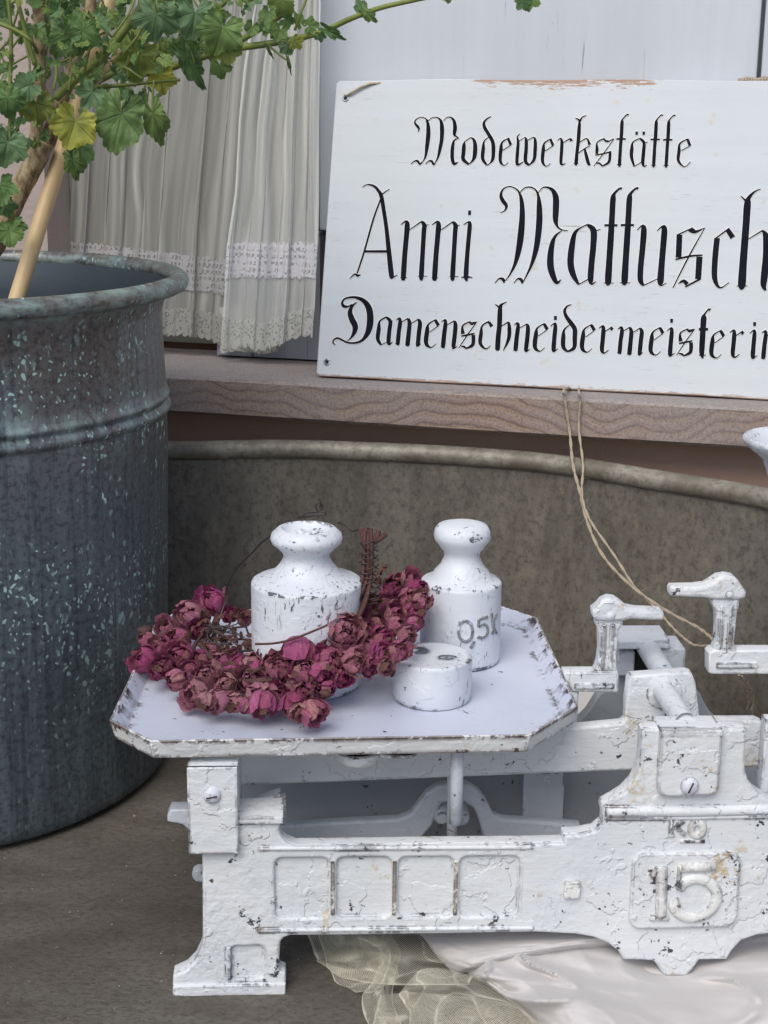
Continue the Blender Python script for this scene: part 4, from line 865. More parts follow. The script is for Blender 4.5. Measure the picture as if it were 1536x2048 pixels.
# rear frame
RD = -0.142
m = MB()
rear = b([(400,1560),(404,1500),(500,1497),(700,1490),(1100,1470),(1159,1440),(1175,1424),(1190,1400),(1197,1389),(1215,1378),(1228,1362),(1235,1346),(1236,1302),(1240,1298)], RD)
u_c = R(1298, 1400, RD)[0]
base = R(700, 1646, RD)[1]
lefth = [(rear[0][0], base-0.012)] + rear
topv = rear[-1][1]
fullr = [(u_c, base-0.012)] + lefth[::1] + [(u_c, topv)]
fullr = fullr[:-1] + [(2*u_c-u, v) for u, v in reversed(lefth[1:])] + [(2*u_c-lefth[0][0]+0.15, base-0.012)]
ln = R(1310, 1336, RD)[0]
plate(m, SF, fullr, [], RD-0.010, RD, 0.0015)
# feet of the rear frame
lf = R(404, 1600, RD)[0]
for s_ in (lf, lf+0.55): plate(m, SF, [(s_, 0.002), (s_+0.05, 0.002), (s_+0.045, base-0.010), (s_+0.008, base-0.010)], [], RD-0.010, RD, 0.0012)
m.build('rear_frame', M['cast_deep_shade'], scale, smooth=40)
m = MB()
p, q = R(1237, 1282, RD+0.02), R(1339, 1299, RD+0.02)
plate(m, SF, [(p[0], q[1]), (q[0], q[1]), (q[0], p[1]), (p[0], p[1])], [], RD-0.012, RD+0.02, 0.0012)
p, q = R(1312, 1297, RD+0.018), R(1369, 1348, RD+0.018)
plate(m, SF, rrect(p[0], q[1], q[0], p[1], 0.002), [], RD-0.008, RD+0.018, 0.0012)
p, q = R(1236, 1302, RD+0.012), R(1268, 1352, RD+0.012)
plate(m, SF, rrect(p[0], q[1], q[0], p[1], 0.002), [], RD-0.008, RD+0.012, 0.0012)
m.build('rear_bearing_cap', M['cast_shade'], scale, smooth=40)
# dark block painted as shade in the throat of the rear bearing
m = MB(); p, q = R(1268, 1300, RD+0.003), R(1312, 1346, RD+0.003); m.box(SF, p[0], q[0], q[1], p[1], RD+0.0005, RD+0.003); m.build('throat_shade_block', M['hole'], scale, smooth=0)
# lower lever with the arch
LD = -0.095
m = MB()
arch = b([(548,1690),(556,1652),(700,1643),(795,1639),(822,1628),(838,1606),(853,1586),(874,1573),(905,1568),(935,1569),(958,1583),(973,1603),(987,1630),(1005,1638),(1123,1647),(1160,1650),(1160,1690),(980,1690),(966,1672),(957,1640),(948,1618),(930,1606),(905,1603),(884,1608),(875,1625),(864,1652),(842,1680),(820,1690)], LD)
plate(m, SF, arch, [], LD-0.009, LD, 0.0022)
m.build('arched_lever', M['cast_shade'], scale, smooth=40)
for x, y in ((885, 1640), (925, 1642)):
    c = R(x, y, LD+0.004); m = MB(); m.lathe(SF.to(c[0], c[1], LD-0.02), [(0.0052, 0), (0.0052, 0.02), (0.004, 0.0215), (0.0001, 0.022)], 16, SF.n, SF.u); m.build('pivot_pin', M['cast_shade'], scale, smooth=40)
PD = -0.080
a = R(904, 1490, PD); c = R(904, 1690, PD); m = MB(); m.tube([SF.to(a[0], a[1], PD), SF.to((a[0]+c[0])/2, (a[1]+c[1])/2, PD), SF.to(c[0], c[1]-0.01, PD)], 0.0034, 12); m.build('hanging_rod', M['cast'], scale, smooth=180)
VD = -0.118
p, q = R(1048, 1545, VD), R(1124, 1670, VD); m = MB(); plate(m, SF, [(p[0], q[1]), (q[0], q[1]), (q[0], p[1]), (p[0], p[1])], [], VD-0.004, VD, 0.0006)
vs_ = m.build('rear_strap', M['cast_shade'], scale, smooth=40)
m = MB(); 
for st in [[(1096, 1554), (1090, 1554), (1089, 1561), (1095, 1561), (1098, 1566), (1095, 1572), (1088, 1571)]]:
    m.tube([SF.to(*R(x, y, VD), VD+0.0002) for x, y in catmull(st, 3)], 0.0006, 6)
m.build('stamped_figure', M['cast'], vs_, smooth=180)
# right-hand post at the edge
p, q = R(1532, 1440, -0.02), R(1600, 1700, -0.02); m = MB(); plate(m, SF, [(p[0], q[1]), (q[0], q[1]), (q[0], p[1]), (p[0], p[1])], [], -0.030, -0.02, 0.0012); m.build('side_post', M['cast'], scale, smooth=40)
# adjusting cup under the tray
CD = -0.012
c = R(717, 1513, CD); cc = SF.to(c[0], c[1], CD-0.012); m = MB()
rr = 0.0152
prof = [(0.0001, -0.0118)] + [(rr*math.sin(math.radians(a)), -0.0118*math.cos(math.radians(a))) for a in range(12, 91, 12)] + [(rr+0.0008, 0.0005), (rr-0.0016, 0.0006)] + [((rr-0.002)*math.sin(math.radians(a)), -0.0085*math.cos(math.radians(a))) for a in range(80, 0, -16)] + [(0.0001, -0.0085)]
m.lathe(cc, prof, 32); cup = m.build('adjusting_cup', M['cast'], scale, smooth=60)
m = MB(); m.lathe(cc, [(0.0001, -0.001), (rr-0.0018, -0.001), (rr-0.002, -0.0025), (0.0001, -0.003)], 24); m.build('cup_shade_disc', M['hole'], cup, smooth=40)  # dark disc painted as the shade in the cup's hollow
m = MB(); p = R(760, 1503, CD); q = R(832, 1514, CD); rim = catmull([(p[0], p[1]-0.0025), (p[0]+0.008, p[1]-0.0035), (q[0]-0.003, q[1]+0.0002), (q[0], p[1]-0.001), (q[0]-0.002, p[1]+0.001)], 5)
m.tube([SF.to(u, v, CD) for u, v in rim], 0.0011, 8); m.build('cup_lip', M['cast'], cup, smooth=180)
p, q = R(757, 1503, CD-.003), R(829, 1513, CD-.003); m = MB(); m.box(SF, p[0], q[0], q[1], p[1]+0.002, CD-0.02, CD-0.003); m.build('cup_shade_box', M['hole'], cup, smooth=0)  # dark box painted as shade where the cup's opening runs on

# ------------------------------------------------------------------ beam pointers
def pointer(name, fr_, d, base, base_poly, col_poly, head, eye, label, rib, flutes):
    m = MB(); fr = SF
    T = lambda pts: [fr.px(x, y, d) for x, y in pts]
    plate(m, fr, T(base_poly), [], d-0.012, d, 0.0012)
    plate(m, fr, T(col_poly), [], d-0.010, d-0.0012, 0.0014)
    for fl in flutes:
        m.tube([fr.to(*fr.px(x, y, d), d-0.0008) for x, y in fl], 0.0010, 8)
    o = m.build(name, M['cast'], scale, smooth=40)
    m = MB(); plate(m, fr, T(head), [], d-0.011, d+0.0008, 0.0026, 3); h = m.build('beak', M['cast_heavy'], o, smooth=60)
    m = MB(); c = fr.px(*eye, d); m.lathe(fr.to(c[0], c[1], d), [(0.0026, 0.0), (0.0028, 0.0014), (0.0019, 0.0022), (0.0001, 0.0026)], 16, fr.n, fr.u, ); m.build('pivot_pin', M['cast_heavy'], o, smooth=50)
    m = MB(); a, b2 = fr.px(*rib[0], d), fr.px(*rib[1], d); plate(m, fr, rrect(a[0], b2[1], b2[0], a[1], 0.0012), [], d-0.001, d+0.0012, 0.0007); m.build('raised_rib', M['cast_heavy'], o, smooth=40)
D1 = -0.084
pointer('pointer_bracket', SF, D1, None, [(1128,1345),(1192,1345),(1238,1344),(1238,1384),(1234,1386),(1145,1384),(1128,1352)],
        [(1186,1348),(1192,1338),(1196,1325),(1199,1300),(1198,1262),(1192,1250),(1192,1238),(1248,1238),(1247,1252),(1239,1262),(1238,1280),(1234,1310),(1235,1335),(1239,1350)],
        [(1186,1234),(1185,1220),(1196,1212),(1204,1202),(1218,1196),(1232,1198),(1244,1206),(1254,1215),(1275,1219),(1326,1221),(1329,1230),(1328,1241),(1300,1241),(1260,1239),(1247,1243),(1215,1243),(1192,1241)], (1221, 1231), None,
        ((1148, 1366), (1228, 1377)), [[(1209, 1252), (1208, 1300), (1204, 1340)], [(1226, 1252), (1224, 1300), (1222, 1340)]])
D2 = -0.080
pointer('pointer_bracket', SF, D2, None, [(1426,1301),(1640,1302),(1640,1349),(1424,1349),(1418,1346),(1418,1308)],
        [(1426,1306),(1431,1290),(1434,1260),(1433,1224),(1427,1214),(1424,1198),(1482,1196),(1480,1214),(1476,1226),(1473,1260),(1470,1285),(1471,1306)],
        [(1341,1193),(1340,1180),(1344,1174),(1390,1173),(1412,1170),(1424,1163),(1437,1154),(1452,1151),(1468,1153),(1478,1162),(1484,1172),(1493,1184),(1492,1196),(1478,1200),(1430,1200),(1410,1196),(1380,1195)], (1458, 1188), None,
        ((1432, 1324), (1514, 1336)), [[(1444, 1214), (1443, 1260), (1440, 1298)], [(1463, 1214), (1461, 1260), (1459, 1298)]])
# stems that carry the two pointer arms
m = MB(); a = R(1146, 1372, D1-0.006)
m.tube([SF.to(a[0], a[1], D1-0.006), SF.to(a[0]-0.002, a[1]-0.035, D1+0.005)], 0.004, 10); m.build('pointer_stem', M['cast_shade'], scale, smooth=180); m = MB(); a = R(1600, 1325, D2-.006)
m.tube([SF.to(a[0], a[1], D2-0.006), SF.to(a[0], a[1]-0.05, D2-0.004)], 0.005, 10); m.build('pointer_stem', M['cast_shade'], scale, smooth=180)
# tray supports
m = MB()
for x in (0.03, 0.17):
    for d in (-0.02, -0.17):
        if x > 0.1 or d < -0.1: m = MB(); m.tube([SF.to(x, 0.10, d), SF.to(x, 0.1525, d)], 0.004, 12); m.build('tray_support', M['cast_shade'], scale, smooth=180)

# ------------------------------------------------------------------ tray
ZR, ZF, ZB = 0.1655, 0.1570, 0.1535
rimpx = [(300,1482),(1060,1470),(1157,1413),(1075,1235),(985,1205),(352,1222),(308,1250),(218,1440)]
rim = [atZ(x, y, ZR) for x, y in rimpx]; rim = [(p.x, p.y) for p in rim]
def inset(P, d):
    n = len(P); out = []
    for i in range(n):
        a, b_, c = P[i-1], P[i], P[(i+1) % n]
        def nrm(p, q):
            dx, dy = q[0]-p[0], q[1]-p[1]; l = math.hypot(dx, dy); return (-dy/l, dx/l)
        n1, n2 = nrm(a, b_), nrm(b_, c); bx, by = n1[0]+n2[0], n1[1]+n2[1]; l = bx*bx+by*by
        out.append((b_[0]+2*d*bx/l, b_[1]+2*d*by/l))
    return out
tray = thing('scale_tray', (sum(p[0] for p in rim)/8, sum(p[1] for p in rim)/8, ZB), 'octagonal white weighing tray with chipped rim, carrying the weights and wreath', 'tray')
def strip(m, A, za, B, zb, sub=1):
    n = len(A); vs = [Vector((x, y, za)) for x, y in A] + [Vector((x, y, zb)) for x, y in B]
    m.add(vs, [(i, (i+1) % n, n+(i+1) % n, n+i) for i in range(n)])
r0 = rim; ri = inset(rim, 0.0016); rf = inset(rim, 0.0085); rb = inset(rim, 0.0030)
m = MB(); n = 8
V3 = lambda P, z: [Vector((x, y, z)) for x, y in P]
vs = V3(r0, ZR) + V3(ri, ZR) + V3(rf, ZF+0.0004) + V3(inset(rim, 0.0105), ZF)
fs = []
for k_ in range(3): fs += [(k_*n+i, k_*n+(i+1) % n, (k_+1)*n+(i+1) % n, (k_+1)*n+i) for i in range(n)]
fs.append(tuple(3*n+i for i in range(n)))
# side and underside
vs += V3(rb, ZB) ; s0 = 4*n
fs += [((i+1) % n, i, s0+i, s0+(i+1) % n) for i in range(n)] + [tuple(s0+i for i in reversed(range(n)))]
m.add(vs, fs)
for i, f in enumerate(m.f): m.mi[i] = 0
for i in range(len(m.f)-1-n, len(m.f)): m.mi[i] = 1
for i in range(n): m.mi[i] = 1
m.build('tray_plate', [M['tray'], M['tray_rim']], tray, bevel=0.0006, segs=2, smooth=30)

# ------------------------------------------------------------------ weights
def weight(name, cx_px, y_px, r, prof, label, mat='weight', seg=96):
    f = atZ(cx_px, y_px, ZF); c = Vector((f.x*(f.y+r)/f.y, f.y+r, ZF+0.0001))
    m = MB(); m.lathe(c, prof, seg); return m, c
def full_prof(r, hb, rn, rk, hk0, hk1, dish=False):
    p = [(r*0.92, 0), (r*0.985, 0.0008), (r, 0.0022), (r, 0.004), (r*0.999, hb*0.5), (r, hb-0.0022), (r*0.998, hb-0.0012), (r*0.990, hb-0.0003), (r*0.975, hb+0.0002), (r*0.955, hb+0.0004), (r*0.93, hb+0.0008)]
    p += [(r*0.72, hb+0.0035), (rn+0.0065, hb+0.0065), (rn+0.0025, hb+0.011), (rn, (hb+hk0)/2+0.005), (rn+0.0004, hk0-0.003)]
    p += [(rn+0.0025, hk0-0.0008), (rk*0.80, hk0+0.001), (rk*0.96, hk0+(hk1-hk0)*0.28), (rk, hk0+(hk1-hk0)*0.48), (rk*0.965, hk0+(hk1-hk0)*0.70), (rk*0.85, hk0+(hk1-hk0)*0.88)]
    if dish: p += [(rk*0.80, hk1-0.0006), (rk*0.70, hk1), (rk*0.64, hk1-0.002), (rk*0.55, hk1-0.0042), (0.0001, hk1-0.0050)]
    else: p += [(rk*0.6, hk1-0.0006), (rk*0.3, hk1+0.0003), (0.0001, hk1+0.0005)]
    return p
def ringwear(m, prof, seg, fn):
    m.col['wear'] = {}
    for i, (r_, h_) in enumerate(prof):
        for k in range(seg): m.col['wear'][i*seg+k] = (fn(r_, h_),)*3
# big one
pf = full_prof(0.0352, 0.0685, 0.0145, 0.0228, 0.0900, 0.1035, True); m, c = weight('', 614, 1405, 0.0350, pf, '')
ringwear(m, pf, 96, lambda r_, h_: 1.0 if abs(h_-0.0682) < 0.0012 and r_ > 0.033 else 0.8 if h_ < 0.0025 else 0.55 if h_ > 0.0965 else 0.25 if 0.080 < h_ < 0.092 else 0.0)
WB = c
for k_, (dx, dy) in enumerate([(-0.004, 0.003), (0.005, 0.004), (0.001, -0.004), (0.008, -0.001), (-0.008, -0.002)]):
    for j in range(3):
        z = 0.0985+0.0008*j
    m.lathe(c+Vector((dx, dy, 0.0978)), [(0.0040, 0), (0.0032, 0.0024), (0.0014, 0.0036), (0.0001, 0.0038)], 10)
o = m.build('large_weight', M['weight'], smooth=45)
tag(o, 'largest white knobbed weight, with a hollow crumbled knob top, behind the rose wreath', 'weight', 'white painted weights on the tray')
# half kilo
pf = full_prof(0.0270, 0.0555, 0.0118, 0.0190, 0.0790, 0.0955); m, c = weight('', 918, 1346, 0.0267, pf, '')
ringwear(m, pf, 96, lambda r_, h_: 1.0 if abs(h_-0.0552) < 0.0012 and r_ > 0.025 else 0.8 if h_ < 0.0025 else 0.8 if 0.084 < h_ < 0.0945 else 0.5 if 0.076 < h_ < 0.080 else 0.0)
WH = c
o5 = m.build('knobbed_weight', M['weight'], smooth=45)
tag(o5, 'narrower white knobbed weight with raised 0,5K lettering, behind the low disc weight', 'weight', 'white painted weights on the tray')
def oncyl(px, py, c, r):
    d = ray(px, py); ox, oy = CAMP.x-c.x, CAMP.y-c.y
    A = d.x**2+d.y**2; B = 2*(ox*d.x+oy*d.y); C_ = ox*ox+oy*oy-r*r; D = B*B-4*A*C_
    if D < 0: D = 0
    return CAMP + d*((-B-math.sqrt(D))/(2*A))
m = MB()
for st in [[(930,1241),(920,1248),(917,1262),(921,1277),(932,1283),(942,1276),(945,1262),(941,1247),(930,1241)], [(948,1282),(945,1290),(941,1296)], [(975,1234),(958,1238)], [(958,1238),(957,1253)], [(957,1253),(968,1248),(975,1256),(974,1268),(966,1275),(955,1274)], [(983,1226),(985,1268)], [(993,1228),(985,1248),(993,1266)]]:
    pts = catmull(st, 4) if len(st) > 2 else catmull(st, 4)
    m.tube([oncyl(x, y, c, 0.0272) for x, y in pts], 0.00105, 8)
m.build('raised_lettering', M['letter'], o5, smooth=180)
# low disc
m, c = weight('', 863, 1425, 0.0250, [(0.0225, 0), (0.0240, 0.0006), (0.0247, 0.003), (0.0249, 0.012), (0.0248, 0.0258), (0.0247, 0.0268), (0.0243, 0.0275), (0.0236, 0.0279), (0.0225, 0.0280), (0.018, 0.0276), (0.0001, 0.0272)], '')
WS = c
ringwear(m, [(0.0225, 0), (0.0240, 0.0006), (0.0247, 0.003), (0.0249, 0.012), (0.0248, 0.0258), (0.0247, 0.0268), (0.0243, 0.0275), (0.0236, 0.0279), (0.0225, 0.0280), (0.018, 0.0276), (0.0001, 0.0272)], 96, lambda r_, h_: 0.9 if h_ < 0.002 or (h_ > 0.0262 and r_ > 0.023) else 0.0)
m.lathe(c+Vector((-0.008, 0.009, 0.0268)), [(0.006, 0), (0.0052, 0.0016), (0.003, 0.0022), (0.0001, 0.0018)], 14)
m.lathe(c+Vector((-0.015, 0.006, 0.0266)), [(0.004, 0), (0.0034, 0.0016), (0.0001, 0.0016)], 12)
a = c+Vector((0.009, -0.003, 0.0278)); m.tube([a+Vector((0.0055*math.cos(t), 0.0032*math.sin(t), 0)) for t in [i*math.pi/8 for i in range(15)]], 0.0006, 6)
o = m.build('disc_weight', M['weight'], smooth=45)
tag(o, 'low flat white disc weight without a knob, frontmost on the tray', 'weight', 'white painted weights on the tray')
# ================================================================== dried rose wreath
rw = random.Random(21)
def rose_mesh(name, seed, npet=22, openness=1.0):
    r_ = random.Random(seed); m = MB(); tint = {}
    for k in range(npet):
        t = k/(npet-1); ang = k*2.39996+r_.uniform(-.35, .35)
        R0 = 0.22+0.62*t**0.8; span = math.radians(62-12*t)*r_.uniform(.85, 1.15)      # petals wrap round a bud
        lat0 = math.radians(-78); lat1 = math.radians(84-(46*openness)*t+r_.uniform(-14, 10)); flare = (0.10+0.42*t*openness)*r_.uniform(.6, 1.3)
        cl = r_.random(); nu, nv = 7, 8
        q0 = r_.random()
        tc = (0.52+0.14*cl, 0.06+0.10*cl, 0.26+0.14*r_.random()) if q0 < 0.62 else ((0.68, 0.40, 0.32) if q0 < 0.80 else (0.30, 0.02, 0.10))
        fr_ = r_.uniform(4, 8)
        def f(s, q):
            x = (s-0.5)*2; wd = span*(math.sin(min(1.0, q*0.9+0.16)*math.pi*0.80))**0.7
            lat = lat0+(lat1-lat0)*q - (0.22*x*x)*q
            rad = R0*(1+flare*max(0, q-0.55)**1.3*2.2) + 0.035*math.sin(x*fr_+k)*q*(0.4+t)
            a = ang+x*wd/max(0.35, math.cos(lat)*0.85+0.15)*0.75
            p = Vector((rad*math.cos(lat)*math.cos(a), rad*math.cos(lat)*math.sin(a), rad*math.sin(lat)*0.95-0.05*t))
            s3 = Vector((k*7.1+seed, s*3.0, q*2.8))
            return p+noise.noise_vector(s3)*0.10*(0.3+q*t)+noise.noise_vector(s3*2.9)*0.07*(0.2+q)
        b = m.grid(f, nu, nv, lambda s, q: (s, q))
        for i in range((nu+1)*(nv+1)): tint[b+i] = tc
    m.col['tint'] = tint
    return m
ROSES = []
for k, (np_, op) in enumerate([(22, 1.0), (18, 0.7), (24, 1.25), (16, 0.45), (24, 1.05)]):
    m = rose_mesh('rose', 50+k, np_, op); ROSES.append(m)
wreath = thing('rose_wreath', atZ(540, 1370, ZF), 'crescent wreath of dried pink and magenta roses lying on the white tray', 'wreath')
rl = [(423,1203,26),(376,1231,29),(333,1257,22),(292,1278,17),(288,1319,26),(320,1298,22),(358,1281,26),(326,1336,23),(352,1360,22),(358,1316,25),(411,1357,28),(402,1322,25),(391,1386,25),(414,1404,21),(452,1371,27),(440,1400,22),(473,1405,23),(499,1363,28),(475,1333,20),(502,1330,20),(528,1408,26),(514,1388,22),(538,1357,23),(575,1366,28),(583,1408,25),(599,1302,31),(558,1339,20),(628,1374,28),(657,1377,18),(628,1422,26),(458,1231,15),(490,1236,18),(690,1262,31),(663,1317,27),(682,1353,21),(745,1227,24),(753,1251,26),(791,1230,26),(797,1251,24),(819,1202,24),(791,1175,26),(843,1202,20),(824,1162,20),(835,1180,20),(772,1192,20),(813,1273,20),(797,1303,22),(764,1312,26),(731,1303,26),(742,1331,20),(709,1323,24),(764,1279,24),(723,1238,22),(830,1246,18),(770,1334,18),(540,1388,22),(606,1388,22),(380,1345,22),(430,1340,22),(312,1345,15),(462,1350,20),(645,1345,22),(560,1390,18),(345,1300,18),(720,1280,24),(826,1222,18),(440,1325,20),(470,1318,18),(520,1345,22),(545,1330,20),(575,1338,20),(610,1345,22),(640,1318,22),(425,1300,18),(530,1312,16),(395,1262,18),(405,1235,18),(600,1425,18),(490,1412,16),(690,1300,22),(735,1262,20),(770,1215,20)]
dusty = {(411,1357),(391,1386),(452,1371),(499,1363),(414,1404),(514,1388),(575,1366),(440,1400),(628,1374),(473,1405),(540,1388)}
proto = {}
def znear(px, py):
    z = 0.172
    if px > 640: z += (px-640)/200*0.030 + max(0, (1330-py))/180*0.010
    if py < 1290 and px < 520: z += (1290-py)/90*0.012
    if 540 < px < 720 and py < 1350: z += 0.010
    return z
for i, (x, y, r) in enumerate(rl):
    p = atZ(x, y, znear(x, y)); rm = r/F*(p-CAMP).dot(Fw)*1.12
    for wc, wr, h in ((WB, 0.036, 0.09), (WH, 0.028, 0.08), (WS, 0.026, 0.03)):
        dx, dy = p.x-wc.x, p.y-wc.y; l = math.hypot(dx, dy); need = wr+rm*0.72
        if l < need and p.z < ZF+h+rm*0.5:
            pull = (CAMP-p).normalized()
            for _ in range(14):
                if math.hypot(p.x-wc.x, p.y-wc.y) >= need: break
                p = p+pull*0.002
            
    k = i % len(ROSES)
    m = ROSES[k]
    if k not in proto:
        sc_m = MB(); o = None
        me = bpy.data.meshes.new('rose'); me.from_pydata([v for v in m.v], [], m.f)
        uvl = me.uv_layers.new(name='UVMap')
        for l_ in me.loops: uvl.data[l_.index].uv = m.uv[l_.vertex_index]
        at = me.color_attributes.new('tint', 'FLOAT_COLOR', 'POINT')
        for q_, c_ in m.col['tint'].items(): at.data[q_].color = (*c_, 1)
        me.materials.append(M['petal'])
        for pp in me.polygons: pp.use_smooth = True
        me.update(); proto[k] = me
    o = bpy.data.objects.new('rose', proto[k]); sc.collection.objects.link(o); o.parent = wreath
    o.location = p-wloc(wreath)
    out = (CAMP-p).normalized()*0.8 + Vector((x-560, 0, 1330-y))*0.0035 + Vector((0, -0.1, 0.25)) + Vector((rw.uniform(-.5, .5), rw.uniform(-.3, .3), rw.uniform(-.5, .5)))
    if (x, y) == (599, 1302): out = Vector((-0.1, -0.6, -1.0))
    if y > 1395: out += Vector((0, 0, -0.7))
    o.rotation_mode = 'QUATERNION'; o.rotation_quaternion = out.to_track_quat('Z', 'Y') @ Matrix.Rotation(rw.uniform(0, 6.28), 3, 'Z').to_quaternion()
    if (x, y) in dusty or rw.random() < 0.15: o.color = (0.1, 1, 1, 1)
    s_ = rm*1.17*rw.uniform(.88, 1.1); o.scale = (s_*rw.uniform(.92, 1.08), s_*rw.uniform(.92, 1.08), s_*rw.uniform(.85, 1.05))
# twig bundle
m = MB()
def wp(x, y, z): return atZ(x, y, z)
def yp(x, y, yy): return atY(x, y, yy)
ring = [(430,1215,.985),(415,1262,.945),(398,1300,.905),(440,1345,.870),(520,1352,.855),(600,1330,.858),(660,1290,.866),(705,1235,.880),(730,1170,.895),(738,1110,.905),(736,1060,.912)]
for k in range(9):
    o_ = Vector((rw.uniform(-.004, .004), rw.uniform(-.003, .003), rw.uniform(-.003, .003)))
    P = [yp(x+rw.uniform(-5, 5), y+rw.uniform(-4, 4), yy)+o_*(0.6 if y < 1200 else 1.4) for x, y, yy in ring[(0 if k < 3 else rw.randint(2, 6)):]]
    m.tube(catmull([tuple(p) for p in P], 4), [0.0008+0.0007*(1-i/60) for i in range(len(catmull([tuple(p) for p in P], 4)))], 6)
for a, b_ in (((737, 1100), (731, 1056)), ((748, 1085), (772, 1068)), ((748, 1085), (757, 1062)), ((725, 1090), (722, 1060))):
    A = yp(*a, .907); B_ = yp(*b_, .912); m.tube([A, A.lerp(B_, .5)+Vector((.0006, 0, 0)), B_], [0.0015, 0.0017, 0.0018], 7)
m.build('twig_bundle', M['twig'], wreath, smooth=50)
# big bud twig
m = MB(); m.tube(catmull([tuple(yp(x, y, .850)) for x, y in [(510, 1288), (545, 1287), (580, 1280), (620, 1265), (655, 1250)]], 4), 0.0008, 6); 
for x, y in ((540,1336),(560,1332),(500,1352),(480,1300),(450,1305),(430,1290),(465,1290),(455,1256),(440,1270),(470,1285),(497,1268)):
    A = wp(x, y, 0.176); m.tube([A, A+Vector((rw.uniform(-.01, .01), rw.uniform(-.01, .01), 0.004)), A+Vector((rw.uniform(-.016, .016), rw.uniform(-.014, .014), 0.008))], 0.0008, 5)
tag(m.build('side_twigs', M['twig'], wreath, smooth=180), kind='stuff')
# dry calyx leaves as small crumpled flakes in the gaps
m = MB()
for i in range(170):
    if i < 55: x, y = rw.uniform(400, 500), rw.uniform(1225, 1310)
    elif i < 90: x, y = rw.uniform(690, 770), rw.uniform(1130, 1230)
    else:
        q_ = rl[rw.randrange(len(rl))]; x, y = q_[0]+rw.uniform(-22, 22), q_[1]+rw.uniform(-18, 16)
    p = atZ(x, y, znear(x, y)+0.004) if i >= 90 or i < 55 else atY(x, y, 0.895)
    if (Vector((p.x, p.y, 0))-Vector((WB.x, WB.y, 0))).length < 0.037: continue
    sz = rw.uniform(0.004, 0.008); ax = Vector((rw.uniform(-1, 1), rw.uniform(-1, 1), rw.uniform(-1, 1))).normalized(); bx = ax.orthogonal().normalized(); cx_ = ax.cross(bx)
    def f(s, t, p=p, sz=sz, ax=ax, bx=bx, cx_=cx_, i=i):
        wdt = math.sin(t*math.pi)**0.7*0.32
        return p+ax*(t-0.5)*sz+bx*((s-0.5)*2*wdt*sz)+cx_*(sz*0.25*noise.noise(Vector((i, s*2, t*3)))+sz*0.15*(s-0.5)**2)
    m.grid(f, 3, 5)
tag(m.build('dry_calyxes', M['sepal'], wreath, smooth=180), kind='stuff')
for x, y, r in ((500, 1289, 13), (428, 1336, 12), (292, 1262, 14), (652, 1388, 12), (624, 1256, 10)):
    p = atZ(x, y, znear(x, y)+0.003); rm = r/F*(p-CAMP).dot(Fw); m = MB()
    ax = Vector((-0.8, -0.3, 0.3)).normalized()
    m.lathe(p-ax*rm*0.9, [(0.0001, 0), (rm*0.5, rm*0.15), (rm*0.85, rm*0.7), (rm*0.75, rm*1.3), (rm*0.35, rm*1.9), (rm*0.05, rm*2.2)], 12, ax)
    m.build('closed_bud', M['bamboo'] if False else M['twig'], wreath, smooth=180)
# wire: binding and loose ends
m = MB()
for k in range(13):
    t = k/12; c = yp(737+ (4 if k % 2 else -3), 1092+ t*120, .905-t*0.012); rr = 0.0040+0.0022*t+rw.uniform(0, .0008)
    tilt = rw.uniform(-.25, .25)
    m.tube([c+Vector((rr*math.cos(a), rr*0.8*math.sin(a), tilt*rr*math.cos(a)+0.0006*a)) for a in [j*math.pi/7 for j in range(15)]], 0.0005, 5)
wr = [(735,1058,.912),(718,1060,.913),(704,1062,.92),(690,1050,.925),(676,1045,.93)]
m.tube(catmull([tuple(yp(*q_)) for q_ in wr], 5), 0.0006, 5)
wr = [(600,1034,.935),(612,1026,.937),(628,1024,.938),(640,1022,.938),(645,1012,.938),(640,1006,.937),(632,1012,.937),(636,1022,.937),(648,1024,.937),(652,1030,.937),(640,1030,.937),(624,1032,.936),(590,1036,.93)]
m.tube(catmull([tuple(yp(*q_)) for q_ in wr], 5), 0.0006, 5)
wr = [(640,1015,.938),(642,1004,.938),(636,998,.938)]
m.tube(catmull([tuple(yp(*q_)) for q_ in wr], 5), 0.0006, 5)
wr = [(545,1068,.905),(520,1088,.915),(505,1105,.925),(475,1135,.94),(458,1165,.95),(452,1185,.955),(450,1205,.955),(440,1235,.95),(432,1262,.94),(436,1290,.92),(470,1302,.90),(520,1300,.88)]
m.tube(catmull([tuple(yp(*q_)) for q_ in wr], 6), 0.00075, 6)
for q_ in range(6):
    x, y = 440+rw.uniform(-15, 30), 1265+rw.uniform(-20, 25); c = wp(x, y, .183)
    m.tube([c+Vector((0.009*math.cos(a), 0.006*math.sin(a), 0.004*math.sin(a+q_))) for a in [j*math.pi/7 for j in range(13)]], 0.0004, 5)
m.build('binding_wire', M['wire'], wreath, smooth=180)

